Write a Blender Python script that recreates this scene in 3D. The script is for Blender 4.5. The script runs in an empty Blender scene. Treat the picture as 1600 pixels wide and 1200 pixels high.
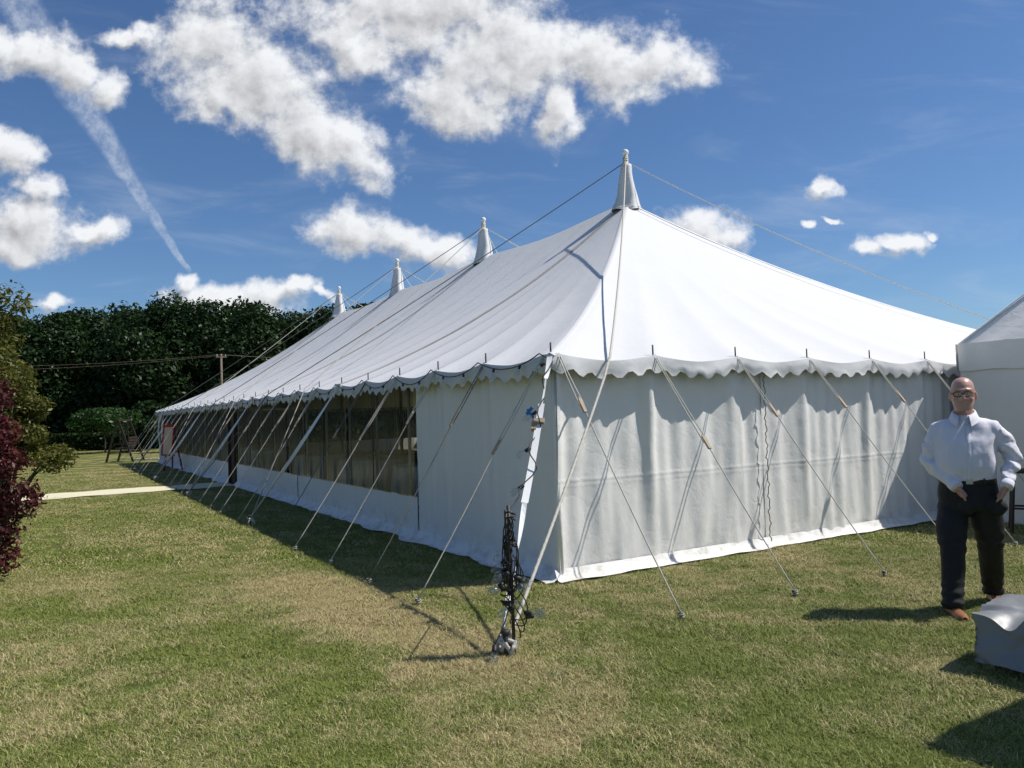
import bpy, bmesh, math, random
import numpy as np
from mathutils import Vector, Matrix, noise as mnoise
R = math.radians
random.seed(7); rng = np.random.default_rng(7)
scene = bpy.context.scene
C = scene.collection

# ------------------------------------------------------------------ camera
# world axes: origin = near corner of the big marquee, +X along its end wall, +Y along its window side
CAM = Vector((-4.205, -6.22, 1.62)); FPX = 1220.0
yaw = R(31.0); pitch = math.atan(46/FPX); roll = R(1.75)
h = Vector((math.sin(yaw), math.cos(yaw), 0)); R0 = Vector((math.cos(yaw), -math.sin(yaw), 0)); Z = Vector((0, 0, 1))
F = h*math.cos(pitch) + Z*math.sin(pitch); U1 = Z*math.cos(pitch) - h*math.sin(pitch)
Uc = U1*math.cos(roll) + R0*math.sin(roll); Rc = R0*math.cos(roll) - U1*math.sin(roll)
cd = bpy.data.cameras.new('camera'); cam = bpy.data.objects.new('camera', cd); C.objects.link(cam)
cam.matrix_world = Matrix(((Rc.x, Uc.x, -F.x, CAM.x), (Rc.y, Uc.y, -F.y, CAM.y), (Rc.z, Uc.z, -F.z, CAM.z), (0, 0, 0, 1)))
cd.sensor_width = 36; cd.lens = 36*FPX/1600; cd.clip_end = 5000; cd.clip_start = 0.05
scene.camera = cam

# ------------------------------------------------------------------ sun, exposure
SUN_EL = R(53.5)
sh = (R0*0.992 + h*0.075).normalized()                  # horizontal direction towards the sun
SUN = Vector((sh.x*math.cos(SUN_EL), sh.y*math.cos(SUN_EL), math.sin(SUN_EL)))
sl = bpy.data.lights.new('sun', 'SUN'); sl.energy = 3.8; sl.angle = R(0.55); sl.color = (1.0, 0.955, 0.89)
so = bpy.data.objects.new('sun', sl); C.objects.link(so)
so.rotation_euler = SUN.to_track_quat('Z', 'Y').to_euler(); so.location = (10, -10, 40)
scene.view_settings.view_transform = 'Standard'; scene.view_settings.look = 'None'
scene.view_settings.exposure = 0.36; scene.view_settings.gamma = 1.0
scene.cycles.use_denoising = True; scene.cycles.use_adaptive_sampling = True; scene.cycles.adaptive_threshold = .025; scene.cycles.max_bounces = 6; scene.cycles.diffuse_bounces = 2; scene.cycles.glossy_bounces = 3; scene.cycles.transparent_max_bounces = 24

# ------------------------------------------------------------------ world: Nishita sky with cumulus
world = bpy.data.worlds.new('World'); scene.world = world; world.use_nodes = True; world.cycles.sampling_method = 'NONE'
wt = world.node_tree; wt.nodes.clear()
class NT:
    """tiny wrapper to write node graphs compactly"""
    def __init__(s, tree): s.t = tree
    def n(s, typ, **kw):
        nd = s.t.nodes.new(typ)
        for k, v in kw.items(): setattr(nd, k, v)
        return nd
    def put(s, sock, v):
        if isinstance(v, bpy.types.NodeSocket): s.t.links.new(v, sock)
        elif v is not None: sock.default_value = v
    def m(s, op, a, b=None, c=None, clamp=False):
        nd = s.n('ShaderNodeMath', operation=op, use_clamp=clamp)
        s.put(nd.inputs[0], a); s.put(nd.inputs[1], b); s.put(nd.inputs[2], c); return nd.outputs[0]
    def v(s, op, a, b=None, scale=None):
        nd = s.n('ShaderNodeVectorMath', operation=op)
        s.put(nd.inputs[0], a); s.put(nd.inputs[1], b)
        if scale is not None: s.put(nd.inputs['Scale'], scale)
        return nd.outputs['Value'] if op in ('LENGTH', 'DOT_PRODUCT', 'DISTANCE') else nd.outputs[0]
    def noise(s, vec, scale, detail=2, rough=.5, dist=0, col=False, dim='3D'):
        nd = s.n('ShaderNodeTexNoise', noise_dimensions=dim); s.put(nd.inputs['Vector'], vec); s.put(nd.inputs['Scale'], scale)
        s.put(nd.inputs['Detail'], detail); s.put(nd.inputs['Roughness'], rough); s.put(nd.inputs['Distortion'], dist)
        return nd.outputs['Color' if col else 0]
    def ramp(s, x, a, b, lo=0., hi=1., smooth=True):
        nd = s.n('ShaderNodeMapRange', interpolation_type='SMOOTHSTEP' if smooth else 'LINEAR')
        s.put(nd.inputs[0], x); s.put(nd.inputs[1], a); s.put(nd.inputs[2], b); s.put(nd.inputs[3], lo); s.put(nd.inputs[4], hi); return nd.outputs[0]
    def mix(s, f, a, b, mode='MIX'):
        nd = s.n('ShaderNodeMix', data_type='RGBA', blend_type=mode)
        s.put(nd.inputs[0], f); s.put(nd.inputs[6], c4(a)); s.put(nd.inputs[7], c4(b)); return nd.outputs[2]
    def comb(s, x, y, z):
        nd = s.n('ShaderNodeCombineXYZ'); s.put(nd.inputs[0], x); s.put(nd.inputs[1], y); s.put(nd.inputs[2], z); return nd.outputs[0]
def c4(c):
    return (*c, 1.0) if isinstance(c, tuple) and len(c) == 3 else c

# cloud group: tangent-plane position (metres on a plane one metre away) + direction -> density
def px(x, y): return ((x-800)/FPX, (600-y)/FPX)
CLOUDS = [  # centre x, y, half width, half height, tilt (degrees, clockwise): sizes on the sky dome
    (640, 5, 235, 88, 8), (800, 95, 200, 88, 12), (945, 95, 150, 72, 10), (1040, 92, 72, 48, 0), (872, 172, 34, 58, 0), (700, 150, 90, 55, 20), (560, 60, 110, 60, 25),
    (325, 55, 100, 78, 10), (405, 125, 150, 85, 30), (500, 200, 135, 72, 32), (570, 250, 62, 48, 20), (350, 165, 90, 45, 30), (205, 45, 60, 16, 0),
    (45, 75, 95, 42, 5), (120, 100, 70, 40, 25), (172, 125, 50, 44, 0),
    (20, 235, 50, 45, 0), (55, 285, 45, 28, 0), (50, 352, 112, 56, 5), (155, 352, 58, 26, 10), (20, 385, 58, 28, 0),
    (560, 360, 80, 48, 10), (640, 388, 88, 42, 14), (690, 400, 60, 34, 10),
    (370, 462, 125, 30, 0), (340, 455, 60, 26, 0), (450, 455, 60, 18, 0), (500, 460, 30, 9, 0), (85, 470, 30, 16, 0), (290, 437, 26, 17, 0),
    (1095, 350, 62, 40, 20), (1130, 375, 40, 30, 10), (1285, 302, 27, 17, 0), (1365, 382, 34, 20, 0), (1415, 370, 38, 22, 0), (1268, 357, 15, 8, 0), (1306, 347, 14, 7, 0), (1452, 358, 16, 9, 0)]
cg = bpy.data.node_groups.new('cloud_density', 'ShaderNodeTree')
cg.interface.new_socket('P', in_out='INPUT', socket_type='NodeSocketVector')
cg.interface.new_socket('Density', in_out='OUTPUT', socket_type='NodeSocketFloat')
cg.interface.new_socket('Field', in_out='OUTPUT', socket_type='NodeSocketFloat')
G = NT(cg); gi = G.n('NodeGroupInput'); go = G.n('NodeGroupOutput'); P = gi.outputs[0]
w1 = G.v('SUBTRACT', G.noise(P, 9, 3, .55, col=True), (.5, .5, .5))
w2 = G.v('SUBTRACT', G.noise(P, 34, 3, .6, col=True), (.5, .5, .5))
PW = G.v('ADD', G.v('ADD', P, G.v('SCALE', w1, scale=.085)), G.v('SCALE', w2, scale=.022))
PW = G.v('MULTIPLY', PW, (1, 1, 0))
rot = G.n('ShaderNodeVectorRotate', rotation_type='Z_AXIS'); G.put(rot.inputs['Vector'], PW); rot.inputs['Angle'].default_value = R(24)
PR = rot.outputs[0]; ca, sa = math.cos(R(24)), math.sin(R(24))
field = None
for (x, y, rx, ry, tilt) in CLOUDS:
    a, b = px(x, y); src = PW
    if tilt >= 14: src = PR; a, b = a*ca-b*sa, a*sa+b*ca
    q = G.n('ShaderNodeVectorMath', operation='MULTIPLY_ADD'); sx, sy = FPX/rx, FPX/ry
    if field is not None:                                   # chain the lookups so that they are evaluated one after another
        ma = G.n('ShaderNodeVectorMath', operation='MULTIPLY_ADD'); G.put(ma.inputs[0], field); ma.inputs[1].default_value = (1e-7, 1e-7, 0); G.put(ma.inputs[2], src); src = ma.outputs[0]
    G.put(q.inputs[0], src); q.inputs[1].default_value = (sx, sy, 0); q.inputs[2].default_value = (-a*sx, -b*sy, 0)
    L = G.v('LENGTH', q.outputs[0])
    field = L if field is None else G.m('SMOOTH_MIN', field, L, .22)
fb = G.m('ADD', G.noise(P, 20, 6, .60), G.m('MULTIPLY', G.m('SUBTRACT', G.noise(P, 62, 4, .62),   .5), .36))
fld = G.m('ADD', G.m('SUBTRACT', 1.16, field), G.m('MULTIPLY', G.m('SUBTRACT', fb, .5), 1.55))
G.put(go.inputs[0], G.ramp(fld, .02, .76)); G.put(go.inputs[1], fld)

W = NT(wt)
out = W.n('ShaderNodeOutputWorld'); bg = W.n('ShaderNodeBackground'); bg.inputs[1].default_value = 0.085
wt.links.new(bg.outputs[0], out.inputs[0])
sky = W.n('ShaderNodeTexSky', sky_type='NISHITA', sun_disc=False, sun_elevation=SUN_EL, sun_rotation=math.atan2(sh.x, sh.y),
          altitude=0, air_density=1.0, dust_density=0.35, ozone_density=3.0)
d = W.v('NORMALIZE', W.n('ShaderNodeTexCoord').outputs['Generated'])
df = W.v('DOT_PRODUCT', d, tuple(F)); dfs = W.m('MAXIMUM', df, .05)
tx = W.m('DIVIDE', W.v('DOT_PRODUCT', d, tuple(Rc)), dfs); ty = W.m('DIVIDE', W.v('DOT_PRODUCT', d, tuple(Uc)), dfs)
T = W.comb(tx, ty, 0.0)
def cl(vec):
    g = W.n('ShaderNodeGroup'); g.node_tree = cg; W.put(g.inputs[0], vec); return g.outputs
den, fl0 = cl(T)
ma = W.n('ShaderNodeVectorMath', operation='MULTIPLY_ADD'); W.put(ma.inputs[0], den); ma.inputs[1].default_value = (1e-7, 1e-7, 0); W.put(ma.inputs[2], T)
den_s, fl1 = cl(W.v('ADD', ma.outputs[0], (.010, .016, 0)))     # second lookup a little towards the sun, for the shaded bellies
# the rest of the dome: the same kind of scattered cumulus
sep = W.n('ShaderNodeSeparateXYZ'); W.put(sep.inputs[0], d)
pl = W.v('SCALE', d, scale=W.m('DIVIDE', 1.0, W.m('ADD', W.m('MAXIMUM', sep.outputs[2], 0.0), .12)))
gen = W.ramp(W.noise(pl, 1.1, 8, .58), .56, .68)
away = W.m('MAXIMUM', W.ramp(W.m('ABSOLUTE', tx), .72, .95), W.m('MAXIMUM', W.ramp(ty, .54, .72), W.ramp(df, .35, .2)))
gen = W.m('MULTIPLY', W.m('MULTIPLY', gen, away), W.ramp(sep.outputs[2], .02, .1))
# contrail: a straight old trail, wider and more broken overhead
mp = W.n('ShaderNodeMapping', vector_type='TEXTURE'); a, b = px(180, 243)
W.put(mp.inputs[0], W.v('ADD', T, W.v('SCALE', W.v('SUBTRACT', W.noise(T, 14, 5, .6, col=True), (.5, .5, .5)), scale=.02)))
mp.inputs[1].default_value = (a, b, 0); mp.inputs[2].default_value = (0, 0, math.atan2(-(425-60), 295-65)); mp.inputs[3].default_value = (1/FPX, 1/FPX, 1)
sp = W.n('ShaderNodeSeparateXYZ'); W.put(sp.inputs[0], mp.outputs[0])
wid = W.ramp(sp.outputs[0], -330, 218, 46, 4, smooth=False)
tr = W.ramp(W.m('DIVIDE', W.m('ABSOLUTE', sp.outputs[1]), wid), .35, 1.0, 1, 0)
tr = W.m('MULTIPLY', tr, W.ramp(W.m('ABSOLUTE', sp.outputs[0]), 205, 222, 1, 0)) if False else W.m('MULTIPLY', tr, W.ramp(sp.outputs[0], 205, 222, 1, 0))
tr = W.m('MULTIPLY', tr, W.ramp(W.noise(mp.outputs[0], .045, 6, .7), .3, .72, .15, .62))
# thin cirrus veil
vs = W.v('MULTIPLY', T, (2.2, 9.0, 1.0))
veil = W.m('MULTIPLY', W.ramp(W.noise(vs, 1.6, 6, .6, .6), .48, .85), W.ramp(ty, .0, .5, .46, .24))
dens = W.m('MAXIMUM', den, gen)
shade = W.m('MAXIMUM', W.m('MINIMUM', W.m('SUBTRACT', fl0, fl1), .5), -.5)      # >0 on the sun side of each billow
thick = W.noise(T, 6.5, 3, .5)
br = W.m('ADD', W.m('ADD', .80, W.m('MULTIPLY', shade, .52)), W.m('MULTIPLY', W.m('SUBTRACT', thick, .5), .42))
br = W.m('ADD', br, W.m('MULTIPLY', W.ramp(fl0, .5, 1.5), -.13))
br = W.m('MINIMUM', W.m('MAXIMUM', br, .42), 1.0)
ccol = W.v('SCALE', (8.5, 8.65, 8.9), scale=br)
thin = W.m('MAXIMUM', tr, veil)
c1 = W.mix(thin, W.mix(1.0, sky.outputs[0], (.56, .72, .90), 'MULTIPLY'), (5.4, 6.0, 7.0))
c2 = W.mix(W.m('MULTIPLY', dens, .97), c1, ccol)
wt.links.new(c2, bg.inputs[0])

# ------------------------------------------------------------------ helpers
def put_mesh(name, verts, faces, mat=None, parent=None, smooth=False, loc=None):
    me = bpy.data.meshes.new(name); me.from_pydata([tuple(v) for v in verts], [], faces); me.update()
    if smooth: me.polygons.foreach_set('use_smooth', [True]*len(me.polygons))
    if mat: me.materials.append(mat)
    o = bpy.data.objects.new(name, me); C.objects.link(o)
    if parent: o.parent = parent
    if loc: o.location = loc
    return o
def np_mesh(name, V, Fq, mat, parent=None, smooth=False, attr=None):
    """numpy vertices (n,3) and equal-sized faces (m,k)"""
    me = bpy.data.meshes.new(name); n, k = len(Fq), Fq.shape[1]
    me.vertices.add(len(V)); me.vertices.foreach_set('co', np.ascontiguousarray(V, dtype=np.float32).ravel())
    me.loops.add(n*k); me.loops.foreach_set('vertex_index', np.ascontiguousarray(Fq, dtype=np.int32).ravel())
    me.polygons.add(n); me.polygons.foreach_set('loop_start', np.arange(0, n*k, k, dtype=np.int32))
    if smooth: me.polygons.foreach_set('use_smooth', np.ones(n, dtype=bool))
    me.update(calc_edges=True); me.validate()
    if attr is not None:
        at = me.attributes.new('tint', 'FLOAT', 'POINT'); at.data.foreach_set('value', np.asarray(attr, dtype=np.float32))
    me.materials.append(mat)
    o = bpy.data.objects.new(name, me); C.objects.link(o)
    if parent: o.parent = parent
    return o
def empty(name, loc=(0, 0, 0), rz=0):
    o = bpy.data.objects.new(name, None); C.objects.link(o); o.location = loc; o.rotation_euler = (0, 0, rz); o.empty_display_size = .1; return o
def tag(o, label, cat, group=None):
    o['label'] = label; o['category'] = cat
    if group: o['group'] = group
    return o
def kind(o, k): o['kind'] = k; return o
class MB:
    def __init__(s): s.v = []; s.f = []
    def add(s, vs, fs):
        b = len(s.v); s.v += [tuple(v) for v in vs]; s.f += [tuple(i+b for i in f) for f in fs]; return s
    def box(s, c, size, rot=None):
        hx, hy, hz = (q/2 for q in size); vs = [Vector((x, y, z)) for x in (-hx, hx) for y in (-hy, hy) for z in (-hz, hz)]
        if rot is not None: vs = [rot @ v for v in vs]
        c = Vector(c)
        return s.add([v+c for v in vs], [(0, 1, 3, 2), (4, 6, 7, 5), (0, 4, 5, 1), (2, 3, 7, 6), (0, 2, 6, 4), (1, 5, 7, 3)])
    def bar(s, a, b, w, t=None):
        a, b = Vector(a), Vector(b); q = (b-a).to_track_quat('Z', 'Y').to_matrix()
        return s.box((a+b)/2, (w, t or w, (b-a).length), q)
    def tube(s, path, rad, n=8, cap=True, twist=None, squash=1.0):
        pts = [Vector(p) for p in path]; m = len(pts); rs = rad if isinstance(rad, (list, tuple)) else [rad]*m
        t0 = (pts[1]-pts[0]).normalized(); up = Vector((0, 0, 1)) if abs(t0.z) < .9 else Vector((0, 1, 0))
        nn = (up - t0*up.dot(t0)).normalized(); vs = []; L = 0
        for i, p in enumerate(pts):
            t = (pts[min(i+1, m-1)]-pts[max(i-1, 0)]).normalized(); nn = (nn - t*nn.dot(t)).normalized(); bb = t.cross(nn)
            if i: L += (p-pts[i-1]).length
            for k in range(n):
                a = 2*math.pi*k/n; r = rs[i]*(1+(.16*math.sin(3*a+twist*L) if twist else 0))
                vs.append(p + nn*(math.cos(a)*r*squash) + bb*(math.sin(a)*r))
        fs = [(i*n+k, i*n+(k+1) % n, (i+1)*n+(k+1) % n, (i+1)*n+k) for i in range(m-1) for k in range(n)]
        if cap: fs += [tuple(range(n-1, -1, -1)), tuple((m-1)*n+k for k in range(n))]
        return s.add(vs, fs)
    def lathe(s, prof, c=(0, 0, 0), n=16):
        c = Vector(c); vs = [c+Vector((r*math.cos(2*math.pi*k/n), r*math.sin(2*math.pi*k/n), z)) for r, z in prof for k in range(n)]
        fs = [(i*n+k, i*n+(k+1) % n, (i+1)*n+(k+1) % n, (i+1)*n+k) for i in range(len(prof)-1) for k in range(n)]
        fs += [tuple(range(n-1, -1, -1)), tuple((len(prof)-1)*n+k for k in range(n))]
        return s.add(vs, fs)
    def ball(s, c, r, n=10, sc=(1, 1, 1)):
        prof = [(max(1e-4, math.sin(math.pi*i/n))*r, -math.cos(math.pi*i/n)*r) for i in range(n+1)]; b = len(s.v); s.lathe(prof, (0, 0, 0), n*2)
        s.v[b:] = [(c[0]+v[0]*sc[0], c[1]+v[1]*sc[1], c[2]+v[2]*sc[2]) for v in s.v[b:]]; return s
    def grid(s, fn, nu, nv):
        vs = [fn(i/nu, j/nv) for j in range(nv+1) for i in range(nu+1)]; w = nu+1
        return s.add(vs, [(j*w+i, j*w+i+1, (j+1)*w+i+1, (j+1)*w+i) for j in range(nv) for i in range(nu)])
    def build(s, name, mat, parent=None, smooth=False): return put_mesh(name, s.v, s.f, mat, parent, smooth)
def sag(a, b, n, s):
    a, b = Vector(a), Vector(b); return [a.lerp(b, i/n) - Vector((0, 0, s*4*(i/n)*(1-i/n))) for i in range(n+1)]
def fbm(x, y, z=0.0, o=4): return mnoise.fractal(Vector((x, y, z)), 1.0, 2.0, o)
def copy_tree(o, parent=None):
    c = o.copy(); C.objects.link(c); c.parent = parent
    for ch in o.children: copy_tree(ch, c)
    return c

# ------------------------------------------------------------------ materials
def mat(name, col, rough=.6, metal=0., var=.12, nscale=6., bump=0., bscale=40., spec=.4, coat=0., sheen=0., trans=0.):
    m = bpy.data.materials.new(name); m.use_nodes = True; t = NT(m.node_tree); b = m.node_tree.nodes['Principled BSDF']
    p = t.n('ShaderNodeNewGeometry').outputs['Position']
    nz = t.noise(p, nscale, 5, .6)
    k = t.m('ADD', 1-var, t.m('MULTIPLY', nz, 2*var))
    t.put(b.inputs['Base Color'], t.v('SCALE', tuple(col), scale=k))
    b.inputs['Roughness'].default_value = rough; b.inputs['Metallic'].default_value = metal
    b.inputs['Specular IOR Level'].default_value = spec; b.inputs['Coat Weight'].default_value = coat; b.inputs['Sheen Weight'].default_value = sheen
    if bump:
        bn = t.n('ShaderNodeBump'); bn.inputs['Strength'].default_value = bump; bn.inputs['Distance'].default_value = .01
        t.put(bn.inputs['Height'], t.noise(p, bscale, 4, .6)); t.put(b.inputs['Normal'], bn.outputs[0])
    return m
def canvas(name, col, wr=.35, dirt=.0, rough=.62):
    """white PVC canvas: faint crumple creases, soft blotches, splashed dirt near the ground"""
    m = bpy.data.materials.new(name); m.use_nodes = True; t = NT(m.node_tree); b = m.node_tree.nodes['Principled BSDF']
    p = t.n('ShaderNodeNewGeometry').outputs['Position']
    sx = t.n('ShaderNodeSeparateXYZ'); t.put(sx.inputs[0], p)
    blot = t.noise(p, 1.3, 5, .62); k = t.m('ADD', .955, t.m('MULTIPLY', blot, .08))
    c = t.v('SCALE', tuple(col), scale=k)
    if dirt:
        low = t.m('MULTIPLY', t.ramp(sx.outputs[2], 0.0, .5, 1, 0), t.ramp(t.noise(p, 7, 6, .65), .42, .72))
        c = t.mix(t.m('MULTIPLY', low, dirt), c, (.34, .31, .23))
    t.put(b.inputs['Base Color'], c); b.inputs['Roughness'].default_value = rough; b.inputs['Specular IOR Level'].default_value = .35
    # crumple: warped, ridged noise
    w = t.v('ADD', p, t.v('SCALE', t.noise(p, 1.7, 3, .5, col=True), scale=.5))
    r1 = t.m('ABSOLUTE', t.m('SUBTRACT', t.noise(w, 2.6, 4, .55), .5)); r2 = t.m('ABSOLUTE', t.m('SUBTRACT', t.noise(w, 9.0, 3, .55), .5))
    hgt = t.m('ADD', t.m('MULTIPLY', t.m('POWER', r1, .7), 1.0), t.m('MULTIPLY', r2, .35))
    weave = t.noise(p, 260, 2, .5)
    hgt = t.m('ADD', hgt, t.m('MULTIPLY', weave, .03))
    bn = t.n('ShaderNodeBump'); bn.inputs['Strength'].default_value = wr; bn.inputs['Distance'].default_value = .035
    t.put(bn.inputs['Height'], hgt); t.put(b.inputs['Normal'], bn.outputs[0])
    return m
M = {}
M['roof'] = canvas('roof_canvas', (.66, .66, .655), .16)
M['wall'] = canvas('wall_canvas', (.84, .83, .80), .22, dirt=.35)
M['skirt'] = canvas('skirt_canvas', (.80, .79, .76), .4, dirt=.55)
M['porch'] = canvas('porch_canvas', (.82, .80, .75), .28, dirt=.25)
M['strap'] = mat('white_webbing', (.82, .82, .80), .7, var=.08, nscale=30)
M['seam'] = mat('seam_webbing', (.50, .46, .38), .8, var=.2, nscale=20)
M['rope'] = mat('hemp_rope', (.56, .53, .46), .9, var=.25, nscale=60, bump=.5, bscale=180)
M['ropedark'] = mat('weathered_rope', (.16, .15, .13), .9, var=.3, nscale=60)
M['ropegrey'] = mat('grey_rope', (.34, .32, .28), .9, var=.25, nscale=60)
M['wood'] = mat('runner_wood', (.40, .31, .22), .75, var=.25, nscale=40)
M['darkwood'] = mat('dark_stained_wood', (.035, .023, .017), .6, var=.3, nscale=12)
M['redwood'] = mat('red_painted_wood', (.33, .022, .026), .45, var=.15)
M['board'] = mat('pale_board', (.62, .47, .37), .7, var=.08)
M['iron'] = mat('dark_iron', (.06, .055, .05), .6, .5, var=.4, nscale=25)
M['steel'] = mat('galvanised_steel', (.45, .45, .44), .4, .8)
M['cable'] = mat('black_cable', (.018, .018, .02), .5)
M['blue'] = mat('blue_plastic', (.02, .16, .45), .35)
M['matting'] = mat('cream_matting', (.70, .64, .44), .9, var=.08, nscale=18, bump=.4, bscale=120)
M['polewood'] = mat('pine_pole', (.52, .45, .35), .6, var=.15)
M['tarp'] = mat('grey_tarpaulin', (.205, .215, .222), .45, var=.06, nscale=5, bump=.12, bscale=14, spec=.5)
M['cloth'] = mat('white_tablecloth', (.72, .72, .70), .8)
M['floor'] = mat('tent_floor_matting', (.16, .14, .11), .9)
M['bark'] = mat('tree_bark', (.09, .07, .05), .9, var=.35, nscale=6, bump=.6, bscale=14)
M['pole'] = mat('creosoted_pole', (.20, .16, .12), .85, var=.25)
M['board2'] = mat('weathered_plank', (.55, .52, .44), .8)
# clear PVC window sheet
m = bpy.data.materials.new('clear_window_sheet'); m.use_nodes = True; t = NT(m.node_tree); m.node_tree.nodes.remove(m.node_tree.nodes['Principled BSDF'])
p = t.n('ShaderNodeNewGeometry').outputs['Position']; st = t.v('MULTIPLY', p, (1, 5.5, .55))
bn = t.n('ShaderNodeBump'); bn.inputs['Strength'].default_value = .16; bn.inputs['Distance'].default_value = .03
t.put(bn.inputs['Height'], t.noise(st, 2.2, 5, .6, .4))
gl = t.n('ShaderNodeBsdfGlossy'); gl.inputs['Color'].default_value = (.9, .9, .88, 1); gl.inputs['Roughness'].default_value = .10; t.put(gl.inputs['Normal'], bn.outputs[0])
tp = t.n('ShaderNodeBsdfTransparent'); tp.inputs['Color'].default_value = (.74, .73, .68, 1)
dfz = t.n('ShaderNodeBsdfDiffuse'); dfz.inputs['Color'].default_value = (.19, .185, .16, 1)
m1 = t.n('ShaderNodeMixShader'); t.put(m1.inputs[0], t.ramp(t.noise(st, 3.2, 5, .65), .35, .8, .10, .45)); t.put(m1.inputs[1], tp.outputs[0]); t.put(m1.inputs[2], dfz.outputs[0])
m2 = t.n('ShaderNodeMixShader'); fr = t.n('ShaderNodeFresnel'); fr.inputs[0].default_value = 1.25; t.put(m2.inputs[0], t.m('MINIMUM', fr.outputs[0], .10)); t.put(m2.inputs[1], m1.outputs[0]); t.put(m2.inputs[2], gl.outputs[0])
m.node_tree.links.new(m2.outputs[0], m.node_tree.nodes['Material Output'].inputs[0]); M['pane'] = m
# clear bulb glass
m = bpy.data.materials.new('bulb_glass'); m.use_nodes = True; t = NT(m.node_tree); m.node_tree.nodes.remove(m.node_tree.nodes['Principled BSDF'])
gl = t.n('ShaderNodeBsdfGlossy'); gl.inputs['Roughness'].default_value = .03; tp = t.n('ShaderNodeBsdfTransparent'); tp.inputs['Color'].default_value = (.9, .92, .92, 1)
m1 = t.n('ShaderNodeMixShader'); lw = t.n('ShaderNodeLayerWeight'); lw.inputs[0].default_value = .45; t.put(m1.inputs[0], t.m('ADD', t.m('MULTIPLY', lw.outputs['Facing'], .34), .07)); t.put(m1.inputs[1], tp.outputs[0]); t.put(m1.inputs[2], gl.outputs[0])
m.node_tree.links.new(m1.outputs[0], m.node_tree.nodes['Material Output'].inputs[0]); M['glass'] = m
def leafmat(name, c1, c2, tr=.3):
    m = bpy.data.materials.new(name); m.use_nodes = True; t = NT(m.node_tree); m.node_tree.nodes.remove(m.node_tree.nodes['Principled BSDF'])
    a = t.n('ShaderNodeAttribute', attribute_name='tint').outputs['Fac']
    c = t.mix(a, c1, c2)
    dfz = t.n('ShaderNodeBsdfDiffuse'); t.put(dfz.inputs[0], c); tl = t.n('ShaderNodeBsdfTranslucent'); t.put(tl.inputs[0], c)
    gl = t.n('ShaderNodeBsdfGlossy'); gl.inputs['Roughness'].default_value = .42; gl.inputs['Color'].default_value = (.9, .95, .9, 1)
    m1 = t.n('ShaderNodeMixShader'); m1.inputs[0].default_value = tr; t.put(m1.inputs[1], dfz.outputs[0]); t.put(m1.inputs[2], tl.outputs[0])
    m2 = t.n('ShaderNodeMixShader'); m2.inputs[0].default_value = .015; t.put(m2.inputs[1], m1.outputs[0]); t.put(m2.inputs[2], gl.outputs[0])
    m.node_tree.links.new(m2.outputs[0], m.node_tree.nodes['Material Output'].inputs[0]); return m
M['leafwood'] = leafmat('wood_foliage', (.012, .029, .009), (.033, .064, .018), .25)
M['leafhedge'] = leafmat('hedge_foliage', (.012, .028, .008), (.030, .060, .016))
M['leafyoung'] = leafmat('young_tree_foliage', (.018, .046, .011), (.045, .098, .022))
M['leafred'] = leafmat('crimson_foliage', (.042, .010, .013), (.15, .036, .038), .3)
M['leafolive'] = leafmat('olive_foliage', (.05, .06, .012), (.17, .17, .035), .35)

# lawn colour, shared by the ground sheet and the blades: dry straw patches, greener clumps, worn strip, mown bands
lg = bpy.data.node_groups.new('lawn_dryness', 'ShaderNodeTree'); lg.interface.new_socket('Dry', in_out='OUTPUT', socket_type='NodeSocketFloat')
L = NT(lg); lo = L.n('NodeGroupOutput'); p = L.n('ShaderNodeNewGeometry').outputs['Position']; p = L.v('MULTIPLY', p, (1, 1, 0))
big = L.noise(p, .55, 5, .62); mid = L.noise(p, 2.3, 5, .62, .4)
dry = L.m('ADD', L.m('MULTIPLY', L.m('SUBTRACT', big, .5), 2.3), L.m('MULTIPLY', L.m('SUBTRACT', mid, .5), 1.9))
def wpt(pxx, pyy):                                                     # photo pixel -> point on the lawn
    v = F*FPX + Rc*(pxx-800) + Uc*(600-pyy); s = -CAM.z/v.z; return CAM + v*s
wa, wb = wpt(380, 880), wpt(1010, 1160)
mp = L.n('ShaderNodeMapping', vector_type='TEXTURE'); L.put(mp.inputs[0], L.v('ADD', p, L.v('SCALE', L.v('SUBTRACT', L.noise(p, 1.1, 3, .5, col=True), (.5, .5, .5)), scale=.9)))
mp.inputs[1].default_value = ((wa.x+wb.x)/2, (wa.y+wb.y)/2, 0); mp.inputs[2].default_value = (0, 0, math.atan2(wb.y-wa.y, wb.x-wa.x))
mp.inputs[3].default_value = ((wb-wa).length*.66, .75, 1)
dry = L.m('ADD', dry, L.ramp(L.v('LENGTH', mp.outputs[0]), .25, 1.0, .85, 0))
s2 = L.n('ShaderNodeSeparateXYZ'); L.put(s2.inputs[0], p)
band = L.m('SINE', L.m('MULTIPLY', L.m('ADD', L.m('MULTIPLY', s2.outputs[0], .30), L.m('MULTIPLY', s2.outputs[1], .95)), 3.4))
dry = L.m('ADD', dry, L.m('MULTIPLY', band, L.ramp(s2.outputs[1], 12, 24, 0, .24)))
dry = L.m('ADD', dry, L.ramp(s2.outputs[1], 8, 30, .31, .46))
L.put(lo.inputs[0], L.m('MINIMUM', L.m('MAXIMUM', dry, 0.0), 1.0))
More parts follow.
